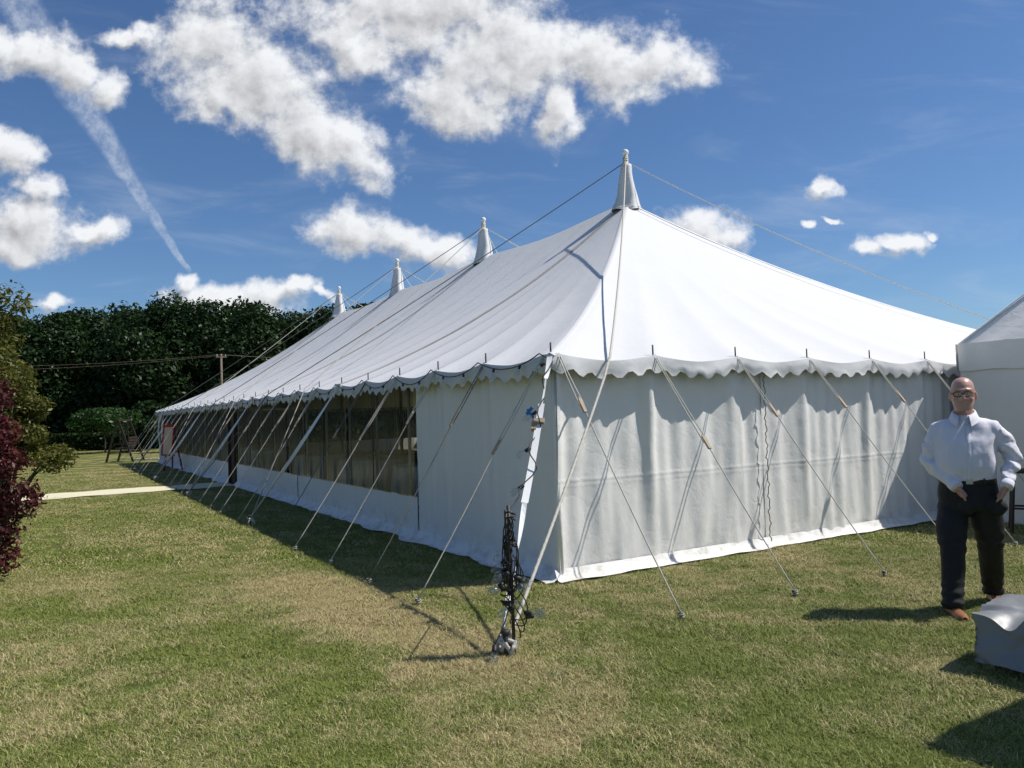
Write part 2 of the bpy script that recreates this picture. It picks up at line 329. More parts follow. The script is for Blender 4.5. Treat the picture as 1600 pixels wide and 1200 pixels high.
def lawn_mat(name, blades):
    m = bpy.data.materials.new(name); m.use_nodes = True; t = NT(m.node_tree); b = m.node_tree.nodes['Principled BSDF']
    g = t.n('ShaderNodeGroup'); g.node_tree = lg; dry = g.outputs[0]; p = t.n('ShaderNodeNewGeometry').outputs['Position']
    if blades:
        a = t.n('ShaderNodeAttribute', attribute_name='tint').outputs['Fac']
        sel = t.ramp(t.m('ADD', dry, t.m('MULTIPLY', t.m('SUBTRACT', a, .5), 1.0)), .38, .70)
        green = t.mix(a, (.145, .190, .034), (.28, .305, .070)); straw = t.mix(a, (.36, .29, .13), (.60, .50, .26))
        c = t.mix(sel, green, straw)
        c = t.mix(t.ramp(t.noise(p, 3.1, 4, .6), .60, .74, 0, .55), c, (.10, .175, .05)); c = t.mix(t.ramp(t.noise(t.v('ADD', p, (7.3, 2.1, 0)), 2.2, 5, .65), .62, .76, 0, .6), c, (.40, .30, .17))
    else:
        fine = t.noise(p, 38, 5, .7); sel = t.ramp(t.m('ADD', dry, t.m('MULTIPLY', t.m('SUBTRACT', fine, .5), 1.3)), .30, .78)
        c = t.mix(sel, (.105, .130, .030), (.29, .25, .105))
        c = t.v('SCALE', c, scale=t.ramp(t.noise(p, 95, 3, .6), .25, .75, .72, 1.22))
        bn = t.n('ShaderNodeBump'); bn.inputs['Strength'].default_value = .8; bn.inputs['Distance'].default_value = .03; t.put(bn.inputs['Height'], t.noise(p, 42, 5, .7)); t.put(b.inputs['Normal'], bn.outputs[0])
    t.put(b.inputs['Base Color'], c); b.inputs['Roughness'].default_value = .55 if blades else .9; b.inputs['Specular IOR Level'].default_value = .25 if blades else .1
    return m
M['lawn'] = lawn_mat('lawn_ground', False); M['blade'] = lawn_mat('lawn_blades', True)

# ------------------------------------------------------------------ ground
mb = MB(); nr = 60
def gz(x, y):
    r = math.hypot(x-5, y-8); return 0.0
put = put_mesh('lawn', [(-1500, -1500, 0), (1500, -1500, 0), (1500, 1500, 0), (-1500, 1500, 0)], [(0, 1, 2, 3)], M['lawn']); kind(put, 'structure')
# cream matting path to the door
pm = MB(); rp = random.Random(3)
def pathf(a, b):
    u = -16+a*15.95; v = 14.25+b*1.6 + .05*math.sin(u*1.7)
    return (u, v + .25*math.sin((u+3)*.12), .022+.008*math.sin(u*5.1+b*3)*math.sin(u*1.3))
pm.grid(pathf, 120, 8)
po = pm.build('path', M['matting'], None, True); kind(po, 'structure')

# ------------------------------------------------------------------ the big pole marquee
W_, L_, EZ, RZ = 12.0, 30.0, 2.17, 3.67
tent = empty('pole_marquee', (6, 15, 0)); tag(tent, 'long white pole marquee with four peaks and clear window wall', 'marquee')
TI = Matrix.Translation((-6, -15, 0))
def tpart(mbx, name, m_, parent=None, smooth=False):
    o = mbx.build(name, m_, parent or tent, smooth)
    o.matrix_parent_inverse = (parent.matrix_world if False else Matrix.Identity(4))
    if (parent or tent) is tent: o.location = (-6, -15, 0)
    return o
KING = [6, 12, 18, 24]; OV = .11
def esag(s): f = (s/1.2) % 1.0; return .060*(1-abs(2*f-1)**1.6)
def hprof(t): return .58*t + .42*t*t
def roof_pt(side, s, t):
    """side l/r: s along Y; f/b: s along X; t 0 at the eave, 1 at the ridge"""
    if side in 'lr':
        top = min(max(s, 6), L_-6); v = s+(top-s)*t; d_ = -OV+(6+OV)*t
        if s < 0: v = s+(top-s)*t
        u = d_ if side == 'l' else W_-d_; rs = -.10*math.sin(math.pi*((s-6) % 6)/6)**2*t**4 if 6 < s < 24 else 0
    else:
        u = s+(6-s)*t; d_ = -OV+(6+OV)*t; v = d_ if side == 'f' else L_-d_; rs = 0
    f = (s/1.2) % 1.0; e = esag(s) if -1e-6 < s < (L_ if side in 'lr' else W_)+1e-6 else 0
    z = EZ + RZ*hprof(t) - e*(1-t)**7 + rs - .018*math.sin(math.pi*f)*math.sin(math.pi*min(1, t*1.6))*(1-t)
    z += .010*fbm(u*1.1, v*1.1, 3.1)*math.sin(math.pi*t)
    # tension creases fanning from each eave pole
    z += .012*math.exp(-t*9)*math.sin(f*math.pi*8+.6*math.sin(s*3.1))*(1-abs(2*f-1))*min(1, t*30)
    return (u, v, z)
def roof_side(side, length, n):
    mb = MB(); s0, s1 = -OV, length+OV
    def fn(a, b):
        s = s0+(s1-s0)*a; t = b**1.35; s = 0 if abs(s) < 1e-9 else s
        return roof_pt(side, s, t)
    # exact bay positions
    ss = [s0]+[length*i/n for i in range(n+1)]+[s1]; tt = [(j/34)**1.35 for j in range(35)]
    w = len(ss); vs = [roof_pt(side, s, t) for t in tt for s in ss]
    fs = [(j*w+i, j*w+i+1, (j+1)*w+i+1, (j+1)*w+i) for j in range(34) for i in range(w-1)]
    if side in 'rf' : fs = [f[::-1] for f in fs] if side == 'r' else fs
    return mb.add(vs, fs)
names = {'l': 'roof_slope', 'r': 'roof_slope', 'f': 'roof_hip', 'b': 'roof_hip'}
roofs = {}
for sd, ln in (('l', L_), ('r', L_), ('f', W_), ('b', W_)):
    roofs[sd] = tpart(roof_side(sd, ln, int(ln/1.2)*10), names[sd], M['roof'], smooth=True)
# valance with wavy edge, hanging from the eave
def valance(sd, ln):
    n = int(ln/1.2)*20; vs = []; rows = 6
    for j in range(rows+1):
        for i in range(n+1):
            s = -OV+(ln+2*OV)*i/n; x, y, z = roof_pt(sd, min(max(s, 0), ln), 0)
            if sd in 'lr': y = s
            else: x = s
            hgt = .155+.034*math.cos(2*math.pi*s/.24); k = j/rows
            outw = .010*k+.016*k*math.sin(s*7.3+1.3*math.sin(s*2.1))+.014*k*fbm(s*1.3, k, 5)*2 + .006*math.sin(k*math.pi)
            z = z+.003-hgt*k - .012*k*fbm(s*2.2, 7.7)
            if sd == 'l': x -= outw
            elif sd == 'r': x += outw
            elif sd == 'f': y -= outw
            else: y += outw
            vs.append((x, y, z))
    w = n+1
    return MB().add(vs, [(j*w+i, j*w+i+1, (j+1)*w+i+1, (j+1)*w+i) for j in range(rows) for i in range(n)])
for sd, ln in (('l', L_), ('f', W_), ('b', W_), ('r', L_)): tpart(valance(sd, ln), 'valance', M['roof'], smooth=True)
# seam straps from each king pole to the eaves, and along the hips
def on_roof(sd, s, t, lift=.008):
    x, y, z = roof_pt(sd, s, t); return Vector((x, y, z+lift))
def strip(sd, s, wdt, lift=.010, t0=0.0, t1=.985, n=50):
    vs = []
    for i in range(n+1):
        t = t0+(t1-t0)*i/n
        for q in (-1, 1):
            a = on_roof(sd, s, t, lift)
            if sd in 'lr': a.y += q*wdt/2
            else: a.x += q*wdt/2
            vs.append(a)
    return MB().add(vs, [(2*i, 2*i+1, 2*i+3, 2*i+2) for i in range(n)])
for v in KING:
    for sd in 'lr':
        o = tpart(strip(sd, v, .085, .012), 'roof_seam', M['seam'], smooth=True)
        mbx = strip(sd, v+.062, .030, .015); tpart(mbx, 'seam_dark_line', M['ropedark'], smooth=True)  # flat dark line along one edge of each seam
M['weld'] = canvas('welded_canvas_seam', (.635, .635, .63), .14)
for sd, ln in (('l', L_),):
    for k in range(1, int(ln/1.2)):
        if sd == 'l' and k % 5 == 0: continue
        tpart(strip(sd, 1.2*k, .026, .0035, .0, .97, 40), 'roof_weld', M['weld'], smooth=True)
hip = MB()
for (sx, sy) in ((0, 0), (1, 0), (0, 1), (1, 1)):
    vs = []; n = 50
    for i in range(n+1):
        t = .985*i/n; d_ = -OV+(6+OV)*t; z = EZ+RZ*hprof(t)+.012
        x = d_ if sx == 0 else W_-d_; y = d_ if sy == 0 else L_-d_
        q = Vector((1 if sx == 0 else -1, -1 if sy == 0 else 1, 0)).normalized()*.05
        vs += [Vector((x, y, z-.030))+q, Vector((x, y, z)), Vector((x, y, z-.030))-q]
    mbx = MB().add(vs, [(3*i+k, 3*i+k+1, 3*i+3+k+1, 3*i+3+k) for i in range(n) for k in (0, 1)])
    tpart(mbx, 'hip_band', M['roof'], smooth=True)
# king poles: wooden pole, canvas bonnet, finial with ball
TOPZ = 6.86
for v in KING:
    pole = tpart(MB().tube([(6, v, 0), (6, v, TOPZ-.1)], .055, 12), 'king_pole', M['polewood'], smooth=True)
    rr = random.Random(v); n = 28; prof = [(.30, 5.64), (.275, 5.72), (.24, 5.80), (.205, 5.95), (.175, 6.12), (.15, 6.30), (.13, 6.44), (.122, 6.55), (.118, 6.60), (.06, 6.615)]
    vs = []; ph = rr.uniform(0, 6)
    for k, (r, z) in enumerate(prof):
        for i in range(n):
            a = 2*math.pi*i/n; sq = 1+.13*math.cos(4*a+.5)*(.35 if z > 6.4 else 1)+.05*math.sin(2*a+z*5+ph)
            vs.append((6+math.cos(a)*r*sq+.012*math.sin(z*9+ph), v+math.sin(a)*r*sq, z+.02*math.sin(a*3+ph)*(z < 6)))
    b = MB().add(vs, [(k*n+i, k*n+(i+1) % n, (k+1)*n+(i+1) % n, (k+1)*n+i) for k in range(len(prof)-1) for i in range(n)]+[tuple((len(prof)-1)*n+i for i in range(n))])
    tpart(b, 'peak_bonnet', M['roof'], smooth=True)
    tpart(MB().tube([(6+.30*math.cos(i*math.pi/12), v+.30*math.sin(i*math.pi/12), 5.68) for i in range(25)], .007, 6), 'bonnet_cord', M['rope'], smooth=True)
    tpart(MB().lathe([(.035, TOPZ-.24), (.035, TOPZ-.10), (.05, TOPZ-.095), (.05, TOPZ-.07), (.03, TOPZ-.06)], (6, v, 0), 14).ball((6, v, TOPZ), .068), 'finial', M['strap'], smooth=True)
    tpart(MB().tube([(6+.05*math.cos(i*.6), v+.05*math.sin(i*.6), TOPZ-.20+.004*i) for i in range(26)], .012, 6), 'rope_lashing', M['rope'], smooth=True)

# ---- walls
def foldf(s, z, seed, gather):
    top = z/2.05
    d = .006*math.sin(s*23+seed+1.5*math.sin(s*4.7))*(.4+.6*top)*gather
    d += .016*fbm(s*1.15, z*.45, seed, 4)*gather + .010*fbm(s*4.2, z*.9, seed+9, 3)*gather
    f = (s/1.2) % 1.0; ds = min(f, 1-f)*1.2
    d += .036*math.exp(-(ds/.085)**2)*(.35+.65*top)*gather          # pushed out over each side pole
    d += .0035*math.exp(-((z-.95)/.012)**2) + .002*math.exp(-((z-.90)/.010)**2)   # horizontal join
    d += .05*max(0, .22-z)**1.0*math.sin(s*5.3+seed)*.9
    return d
ZS = [0, .03, .07, .12, .18, .25, .33, .42, .52, .62, .72, .80, .86, .885, .90, .915, .935, .95, .965, .985, 1.05, 1.15, 1.28, 1.42, 1.56, 1.7, 1.84, 1.96, 2.06, 2.13]
def wall_piece(sd, s0, s1, z0, z1, seed, gather=1.0, step=.03):
    n = max(2, int((s1-s0)/step)); zs = [z0]+[z for z in ZS if z0+.01 < z < z1-.01]+[z1]; vs = []
    for z in zs:
        for i in range(n+1):
            s = s0+(s1-s0)*i/n; dd = foldf(s, z, seed, gather)-.02
            if z > 2.0: dd -= .02
            vs.append((-dd, s, z) if sd == 'l' else (s, -dd, z) if sd == 'f' else (W_+dd, s, z) if sd == 'r' else (s, L_+dd, z))
    w = n+1; return MB().add(vs, [(j*w+i, j*w+i+1, (j+1)*w+i+1, (j+1)*w+i) for j in range(len(zs)-1) for i in range(n)])
def skirt(sd, s0, s1, seed):
    n = int((s1-s0)/.05); vs = []
    for j, o in enumerate((-.02, .05, .11, .17, .22)):
        for i in range(n+1):
            s = s0+(s1-s0)*i/n; e = o*(.75+.45*fbm(s*1.4, seed, 1.0)) if j else o
            z = .085-.030*j+.018*fbm(s*3.1, o*9, seed) if j else .12
            z = max(z, .022+.004*math.sin(s*9))
            vs.append((-e, s, z) if sd == 'l' else (s, -e*.6, z))
    w = n+1; return MB().add(vs, [(j*w+i, j*w+i+1, (j+1)*w+i+1, (j+1)*w+i) for j in range(4) for i in range(n)])
# end wall: two laced panels; window side: solid corner panel, then window panels with a low white band
for s0, s1, sdv in ((0.0, 2.875, 1.0), (2.865, 6.7, 4.0), (6.69, 12.0, 6.0)):
    tpart(wall_piece('f', s0, s1, .0, 2.13, sdv, 1.6), 'wall_panel', M['wall'], smooth=True)
tpart(MB().tube([(.022, .022, .0), (.024, .024, .7), (.022, .022, 1.4), (.03, .03, 2.12)], .034, 12), 'corner_fold', M['wall'], smooth=True)
tpart(skirt('f', -.05, 6.7, 2.0), 'wall_skirt', M['skirt'], smooth=True)
# lacing between the two end panels
lac = MB(); pts = [(2.87+.012*math.sin(i*2.4), -.045-.01*math.cos(i), .08+i*.034) for i in range(58)]
tpart(lac.tube(pts, .006, 5), 'wall_lacing', M['ropedark'], smooth=True)
tpart(wall_piece('l', 0.0, 3.30, 0, 2.13, 11., .7), 'wall_panel', M['wall'], smooth=True)
DOOR = (14.55, 15.35); WEND = 28.6
for s0, s1, sdv in ((3.32, 9.0, 13.), (9.02, DOOR[0], 14.), (DOOR[1], 21.6, 15.), (21.62, WEND, 16.)):
    tpart(wall_piece('l', s0, s1, 0, .56, sdv, .6, .05), 'wall_panel', M['wall'], smooth=True)
tpart(wall_piece('l', WEND, 30, 0, 2.13, 17., .6, .05), 'wall_panel', M['wall'], smooth=True)
for s0, s1 in ((-.04, DOOR[0]), (DOOR[1], 30.0)): tpart(skirt('l', s0, s1, 5.0+s0), 'wall_skirt', M['skirt'], smooth=True)
# window sheets, one per bay, with slight vertical waves
edges = [3.32]+[1.2*k for k in range(3, 24)]+[WEND]
edges = [e for e in edges if not (3.32 < e < 3.7)]
def pane(sd, a, b, seed):
    n = 16; vs = []
    for z in (.55, .8, 1.1, 1.4, 1.7, 2.1):
        for i in range(n+1):
            s = a+(b-a)*i/n; o = .012*math.sin(s*11+seed)+.010*fbm(s*2.5, z*.5, seed)-.005
            vs.append((-o, s, z) if sd == 'l' else (s, L_+o, z) if sd == 'b' else (W_+o, s, z))
    w = n+1; return MB().add(vs, [(j*w+i, j*w+i+1, (j+1)*w+i+1, (j+1)*w+i) for j in range(5) for i in range(n)])
for a, b in zip(edges[:-1], edges[1:]):
    for (q0, q1) in ([(a, min(b, DOOR[0]))] if a < DOOR[0] < b else [(max(a, DOOR[1]), b)] if a < DOOR[1] < b else [(a, b)]):
        if DOOR[0] <= q0 and q1 <= DOOR[1]: continue
        tpart(pane('l', q0+.006, q1-.006, q0*3), 'window_pane', M['pane'], smooth=True)
    wel = MB().box((-.022, b, 1.33), (.006, .03, 1.50)); tpart(wel, 'window_weld', M['darkwood' if int(b*10) % 24 == 0 else 'pole'])
# doorway frame
tpart(MB().box((0, DOOR[0]+.04, 1.03), (.09, .08, 2.06)).box((0, DOOR[1]-.04, 1.03), (.09, .08, 2.06)).box((0, (DOOR[0]+DOOR[1])/2, 2.02), (.09, .64, .08)), 'door_frame', M['darkwood'])
tpart(MB().box((.03, DOOR[0]+.40, .98), (.035, .62, 1.94)), 'doorway_shade', M['darkwood'])  # dark sheet filling the doorway, standing in for the unlit interior
# tied-back curtain in the end bay
cur = MB(); vs = []
for j in range(21):
    k = j/20; z = 2.1-1.55*k; wd = .62*(1-k)**.7+.06
    for i in range(13):
        a = i/12; vs.append((-.10-.05*math.sin(a*22+k*3)-.12*math.sin(k*math.pi), 28.1+(a-.5)*wd+.35*k*(1-k)-.1, z))
cur.add(vs, [(j*13+i, j*13+i+1, (j+1)*13+i+1, (j+1)*13+i) for j in range(20) for i in range(12)])
tpart(cur, 'tied_curtain', M['wall'], smooth=True)
# far end and far side: mostly closed with solid panels to darken the interior, some window bays
for s0, s1 in ((0, 6), (6.02, 12)):
    tpart(wall_piece('b', s0, s1, 0, 2.1 if s0 == 0 else .56, 21.+s0, .6, .1), 'wall_panel', M['wall'], smooth=True)
    for q in (range(2) if s0 else ()): tpart(pane('b', s0+3*q+.02, s0+3*q+2.98, 2.*q+s0), 'window_pane', M['pane'], smooth=True)
for q in range(5):
    tpart(wall_piece('r', 6*q, 6*q+5.98, 0, 2.1 if q in (0, 1, 2, 3) else .56, 31.+q, .6, .1), 'wall_panel', M['wall'], smooth=True)
    if q not in (0, 1, 2, 3):
        for e in range(2): tpart(pane('r', 6*q+3*e+.02, 6*q+3*e+2.96, 3.*q+e), 'window_pane', M['pane'], smooth=True)
# side poles with their spikes
def side_pole(x, y):
    return tpart(MB().tube([(x, y, 0), (x, y, EZ-.02)], .024, 8), 'side_pole', M['polewood'], smooth=True), \
           tpart(MB().tube([(x-(.12 if x < .1 else 0), y-(.12 if y < .1 else 0), EZ-.02), (x-(.12 if x < .1 else 0), y-(.12 if y < .1 else 0), EZ+.115)], .0085, 6), 'pole_spike', M['iron'], smooth=True)
for k in range(26): side_pole(.05, min(max(1.2*k, .05), 29.95))
for k in range(1, 11): side_pole(1.2*k-(.05 if k == 10 else 0), .05)
for k in range(1, 10): side_pole(1.2*k, 29.95)
for k in range(0, 26, 2): side_pole(11.95, min(max(1.2*k, .05), 29.95))
# floor matting inside
tpart(MB().box((6, 15, .012), (11.7, 29.7, .02)), 'floor_matting', M['floor'])

# ---- guy ropes
def guy(anchor, stake, frac, dark=False, rr=.006):
    a, s = Vector(anchor), Vector(stake); mid = a.lerp(s, frac); side = (s-a).cross(Z).normalized()
    mb = MB()
    top1, top2 = a+side*.012, a-side*.012
    mb.tube(sag(top1, mid+side*.035, 6, .004), rr, 6); mb.tube(sag(top2, mid-side*.022, 6, .015), rr, 6)
    mb.tube(sag(mid-(s-a).normalized()*.10, s, 10, .02), rr, 6)
    o = tpart(mb, 'guy_rope', M['ropedark' if dark else 'rope'], smooth=True)
    dr = (s-a).normalized(); q = dr.to_track_quat('Z', 'Y').to_matrix()
    rb = MB().box(mid+side*.004, (.034, .020, .15), q)
    r_ = rb.build('rope_runner', M['wood'], o)
    return o
pegs = []
rq = random.Random(11)
PEG = MB().tube([(0, 0, -.05), (.012, 0, .055)], [.016, .014], 8).lathe([(.022, .05), (.026, .06), (.024, .072), (.012, .078)], (.012, 0, 0), 10)
PEG.tube([(.03*math.cos(i*.55), .026*math.sin(i*.55), .028+.0022*i) for i in range(24)], .008, 6)
def peg(x, y, lab, grp):
    if not pegs:
        o = PEG.build('tent_peg', M['iron'], None, True)
        o.data.materials.append(M['ropegrey'])
        for f in o.data.polygons[40:]: f.material_index = 1
    else:
        o = pegs[0].copy(); C.objects.link(o)
    o.location = (x, y, 0.0); o.rotation_euler = (0, 0, rq.uniform(0, 6.28)); o.scale = (.75,)*3; pegs.append(o); tag(o, lab, 'tent peg', grp)
LB = 'small iron peg with rope tied on beside the window side'
FB = 'small iron peg with rope tied on before the solid end wall'
for k in range(0, 26):
    v = 1.2*k; su, sv = -1.5+rq.uniform(-.06, .06), v-.12+rq.uniform(-.08, .08)
    if k in (5, 10, 15, 20): continue
    if k == 0: su, sv = -1.46, .02
    guy((-OV*.8, max(v, 0), EZ+.012), (su, sv, .055), rq.uniform(.26, .42), dark=(k % 3 == 1 and k < 5))
    peg(su, sv, LB, 'pegs along the window side')
for k in range(0, 6):
    u = 1.2*k; su, sv = u+rq.uniform(-.05, .08), -1.70+rq.uniform(-.06, .06)
    guy((u, -OV*.8, EZ+.012), (su, sv, .055), (.22, .40, .27, .24, .22, .25)[k]+.02)
    peg(su, sv, FB, 'pegs before the end wall')
for k in range(0, 4):
    u = 1.2*k; guy((u, L_+OV*.8, EZ+.01), (u-.3, L_+1.7, .055), .35); peg(u-.3, L_+1.7, 'small iron peg with rope tied on behind the far end', 'pegs behind the far end')

# main anchors: stakes with straps and ropes knotted round them
def knot(mb, c, r=.05, n=5, seed=0, th=.017):
    rr = random.Random(seed)
    for k in range(n):
        ax = Vector((rr.uniform(-1, 1), rr.uniform(-1, 1), rr.uniform(-.2, 1.4))).normalized(); q = ax.to_track_quat('Z', 'Y').to_matrix(); rad = r*rr.uniform(.65, 1.15)
        cc = Vector(c)+Vector((rr.uniform(-.4, .4)*r, rr.uniform(-.4, .4)*r, rr.uniform(-.3, .5)*r))
        mb.tube([cc+q @ Vector((rad*math.cos(i*.42), rad*math.sin(i*.42), .012*math.sin(i*.9))) for i in range(17)], th, 7, twist=160)
    return mb
def anchor(x, y, lab, big=1.0, seed=0, grp=None):
    t_ = empty('anchor_stake', (x, y, 0)); tag(t_, lab, 'stake', grp)
    lean = Vector((x+0.0, y, 0)); o = MB().tube([(0, 0, -.06), (-.02*big, -.02*big, .17*big)], [.024*big, .022*big], 10).lathe([(.030*big, .155*big), (.036*big, .165*big), (.034*big, .185*big), (.015*big, .192*big)], (-.02*big, -.02*big, 0), 12)
    o.build('stake', M['iron'], t_, True)
    kb = knot(MB(), (.02, .01, .07*big), .062*big, 6 if big > 1 else 5, seed, .015*big); kb.build('rope_knot', M['rope'], t_, True)
    return t_
CS = Vector((-1.55, -1.63, 0))
anchor(CS.x, CS.y, 'iron stake wrapped in thick rope at the near corner', .95, 3)
for i, v in enumerate(KING):
    anchor(-1.45, v+.45, 'iron stake with rope and white strap beside the window side', .85, 20+i, 'main anchor stakes along the window side')
def webbing(a, b, wdt, name, twists=0.0, mat_='strap', nseg=30):
    a, b = Vector(a), Vector(b); dr = (b-a).normalized(); s0 = dr.cross(Z).normalized(); n0 = s0.cross(dr); vs = []
    for i in range(nseg+1):
        k = i/nseg; an = twists*math.pi*k; s = s0*math.cos(an)+n0*math.sin(an); p = a.lerp(b, k)-Z*(.03*4*k*(1-k)); nn = s.cross(dr)*.0015
        wd = wdt(k) if callable(wdt) else wdt
        vs += [p-s*wd/2-nn, p+s*wd/2-nn, p+s*wd/2+nn, p-s*wd/2+nn]
    fs = [(4*i+k, 4*i+(k+1) % 4, 4*i+4+(k+1) % 4, 4*i+4+k) for i in range(nseg) for k in range(4)]
    return tpart(MB().add(vs, fs), name, M[mat_])
for i, v in enumerate(KING):
    webbing((-OV, v, EZ), (-1.43, v+.45, .13), .052, 'anchor_strap', 1.0)
    tpart(MB().box((-OV-.01, v, EZ-.05), (.03, .26, .12)), 'pole_patch', M['strap'])
# ropes from each king pole top over the eave to the next anchors
for i, v in enumerate(KING):
    top = Vector((6, v, TOPZ-.19))
    for dv, j in ((4.6, i+1), (-4.1, i-1)):
        if j < 0: continue
        ev = v+dv
        e = Vector((-OV-.01, ev, EZ+.02)); st = Vector((-1.43, KING[j]+.45, .12)) if 0 <= j < 4 else Vector((-1.5, v+7.5, .1))
        if j == 4: e = Vector((-OV, 28.0, EZ+.02)); st = Vector((-1.5, 32.2, .05))
        path = sag(top, e, 16, .05)+sag(e, st, 6, .01)[1:]
        tpart(MB().tube(path, .0095, 7), 'storm_rope', M['ropedark' if dv > 0 else 'ropegrey'], smooth=True)
        if i == 0: continue
        e2 = Vector((W_+OV+.01, ev, EZ+.02)); path = sag(top, e2, 16, .05)+sag(e2, (13.45, ev+dv*.4, .05), 6, .01)[1:]
        tpart(MB().tube(path, .013, 7), 'storm_rope', M['rope'], smooth=True)
peg(-1.5, 32.2, 'small iron peg holding a long rope beyond the far corner', None)
# thick twisted rope to the near corner, another to the far side of the end wall
top = Vector((6, 6, TOPZ-.19))
def dense(path, step):
    o = []
    for a, b in zip(path[:-1], path[1:]):
        n = max(1, int((Vector(b)-Vector(a)).length/step)); o += [Vector(a).lerp(Vector(b), i/n) for i in range(n)]
    return o+[Vector(path[-1])]
pth = sag(top, (.58, -.15, 2.16), 24, .30)+[Vector((.47, -.24, 2.06))]+sag((.36, -.33, 1.94), CS+Vector((.05, .03, .12)), 10, .03)
tpart(MB().tube(dense(pth, .02), .0130, 9, twist=85), 'corner_rope', M['rope'], smooth=True)
pth = sag(top, (11.42, -.15, 2.16), 24, .22)+sag((11.42, -.15, 2.16), (13.5, -1.6, .1), 8, .02)[1:]
tpart(MB().tube(pth, .009, 8), 'corner_rope', M['rope'], smooth=True)
# near-corner ratchet strap: thin tail at the eave, wide white webbing below
A = Vector((-.10, -.10, EZ-.0)); B = CS+Vector((-.01, .03, .16))
def at(k): return A.lerp(B, k)
webbing(A, at(.12), lambda k: .055-.02*k, 'corner_strap', .1, nseg=8)
webbing(at(.12), at(.235), .016, 'corner_strap', .0, nseg=8)
cs = webbing(at(.235), at(.62), .056, 'corner_strap', .05, nseg=16)
webbing(at(.62), at(.93), .040, 'corner_strap', 1.2, nseg=16)
q = (B-A).to_track_quat('Z', 'Y').to_matrix(); pr = at(.31)
rt = MB().box(pr+Vector((0, 0, 0)), (.10, .03, .05), q).box(pr+Vector((-.03, .02, -.04)), (.045, .04, .10), q); r_ = tpart(rt, 'ratchet', M['wood'])
tpart(MB().bar(pr+Vector((-.03, .035, .03)), pr+Vector((-.075, .06, .105)), .035, .02).tube([pr+Vector((-.08, .06, .06)), pr+Vector((-.04, .03, .12))], .016, 8), 'ratchet_handle', M['blue'])
tpart(MB().tube([at(.93)+Vector((0, 0, .03)), at(.95), B], .012, 8), 'strap_hook', M['steel'])

# ---- festoon lights along the window-side eave
fest = empty('festoon_lights', (-.15, 15, 2.0)); tag(fest, 'black festoon light cable swagged along the window-side eave', 'string lights')
def fpart(mbx, name, m_, parent=None, sm=True):
    o = mbx.build(name, m_, parent or fest, sm)
    if parent is None: o.location = (.15, -15, -2.0)
    return o
cab = []; 
bulb_me = None; sock_me = None; nb = 0
def lamp(p, root, off, dirv=Vector((0, 0, -1)), sc=1.0):
    """one lamp: black socket with clear bulb hanging along dirv"""
    global bulb_me, sock_me
    if sock_me is None:
        s_ = MB().lathe([(.012, .006), (.017, 0), (.017, -.045), (.014, -.05)], (0, 0, 0), 10).build('lamp_socket', M['cable'], None, True); sock_me = s_.data; bpy.data.objects.remove(s_)
        b_ = MB().lathe([(.012, -.045), (.016, -.06), (.028, -.085), (.032, -.105), (.027, -.128), (.012, -.142), (.001, -.145)], (0, 0, 0), 14).build('bulb', M['glass'], None, True); bulb_me = b_.data; bpy.data.objects.remove(b_)
    s_ = bpy.data.objects.new('lamp_socket', sock_me); C.objects.link(s_); s_.parent = root; s_.location = Vector(p)-Vector(off)
    s_.rotation_euler = (-dirv).to_track_quat('Z', 'Y').to_euler(); s_.scale = (sc,)*3
    b_ = bpy.data.objects.new('bulb', bulb_me); C.objects.link(b_); b_.parent = s_
for k in range(25):
    a = Vector((-.17, 1.2*k if k else -.02, EZ+.01)); b = Vector((-.17, 1.2*(k+1), EZ+.01)); sgd = rq.uniform(.10, .17)
    seg = sag(a, b, 14, sgd); cab += seg[:-1]
    for f in (.3, .72):
        i = int(f*14)
        if k < 14: lamp(seg[i], fest, (-.15, 15, 2.0), Vector((rq.uniform(-.3, .1), rq.uniform(-.3, .3), -1)).normalized(), .8)
fpart(MB().tube(cab, .0065, 5), 'cable', M['cable'])
# the spare end of the string hangs in loops on an iron rod at the corner stake
RODB = wpt(804, 1024); bun = empty('cable_bundle', (RODB.x, RODB.y, 0)); tag(bun, 'tangle of black festoon cable and clear bulbs hung on corner rod', 'string lights')
rod = empty('ground_rod', (RODB.x, RODB.y, 0)); tag(rod, 'thin black iron rod driven upright into lawn by corner stake', 'rod')
MB().tube([(0, 0, -.05), (-.003, .004, .5), (-.008, .012, 1.0)], .0125, 10).build('shaft', M['iron'], rod, True)
MB().tube([(-.032, 0, .55), (-.030, .012, .97)], .011, 8).build('hook_bar', M['iron'], rod, True)
bb = MB(); rb = random.Random(5); lamps = []
for k in range(7):
    x = rb.uniform(-.035, .035); w = rb.uniform(.02, .055); y = rb.uniform(-.03, .03); zt = rb.uniform(.83, .93); zb = rb.uniform(.32, .62); pts = []
    for i in range(25):
        a = 2*math.pi*i/24; s = math.sin(a); c_ = math.cos(a)
        pts.append((x*(.4+.6*(1-c_)/2)+w*s*(.45+.55*(1-c_)/2)+.008*math.sin(5*a+k), y+.03*math.sin(a*2+k), (zt+zb)/2+(zt-zb)/2*c_))
    bb.tube(pts, .0045, 5, cap=False)
    lamps += [pts[rb.randint(6, 18)] for _ in range(1)]
for k in range(4):
    x0 = rb.uniform(.0, .05); pts = [(x0+.10*math.sin(i*.33+k)*math.sin(i*.13), .03*math.cos(i*.4+k), .62-.020*i+.05*math.sin(i*.5+k)) for i in range(24)]; bb.tube(pts, .0045, 5)
    lamps += [pts[6], pts[16]]
bb.tube([(-.03, .01, .30), (-.09, -.01, .2), (-.15, -.02, .12), (-.17, -.02, .09)], .0045, 5)
bb.build('cable_loops', M['cable'], bun, True)
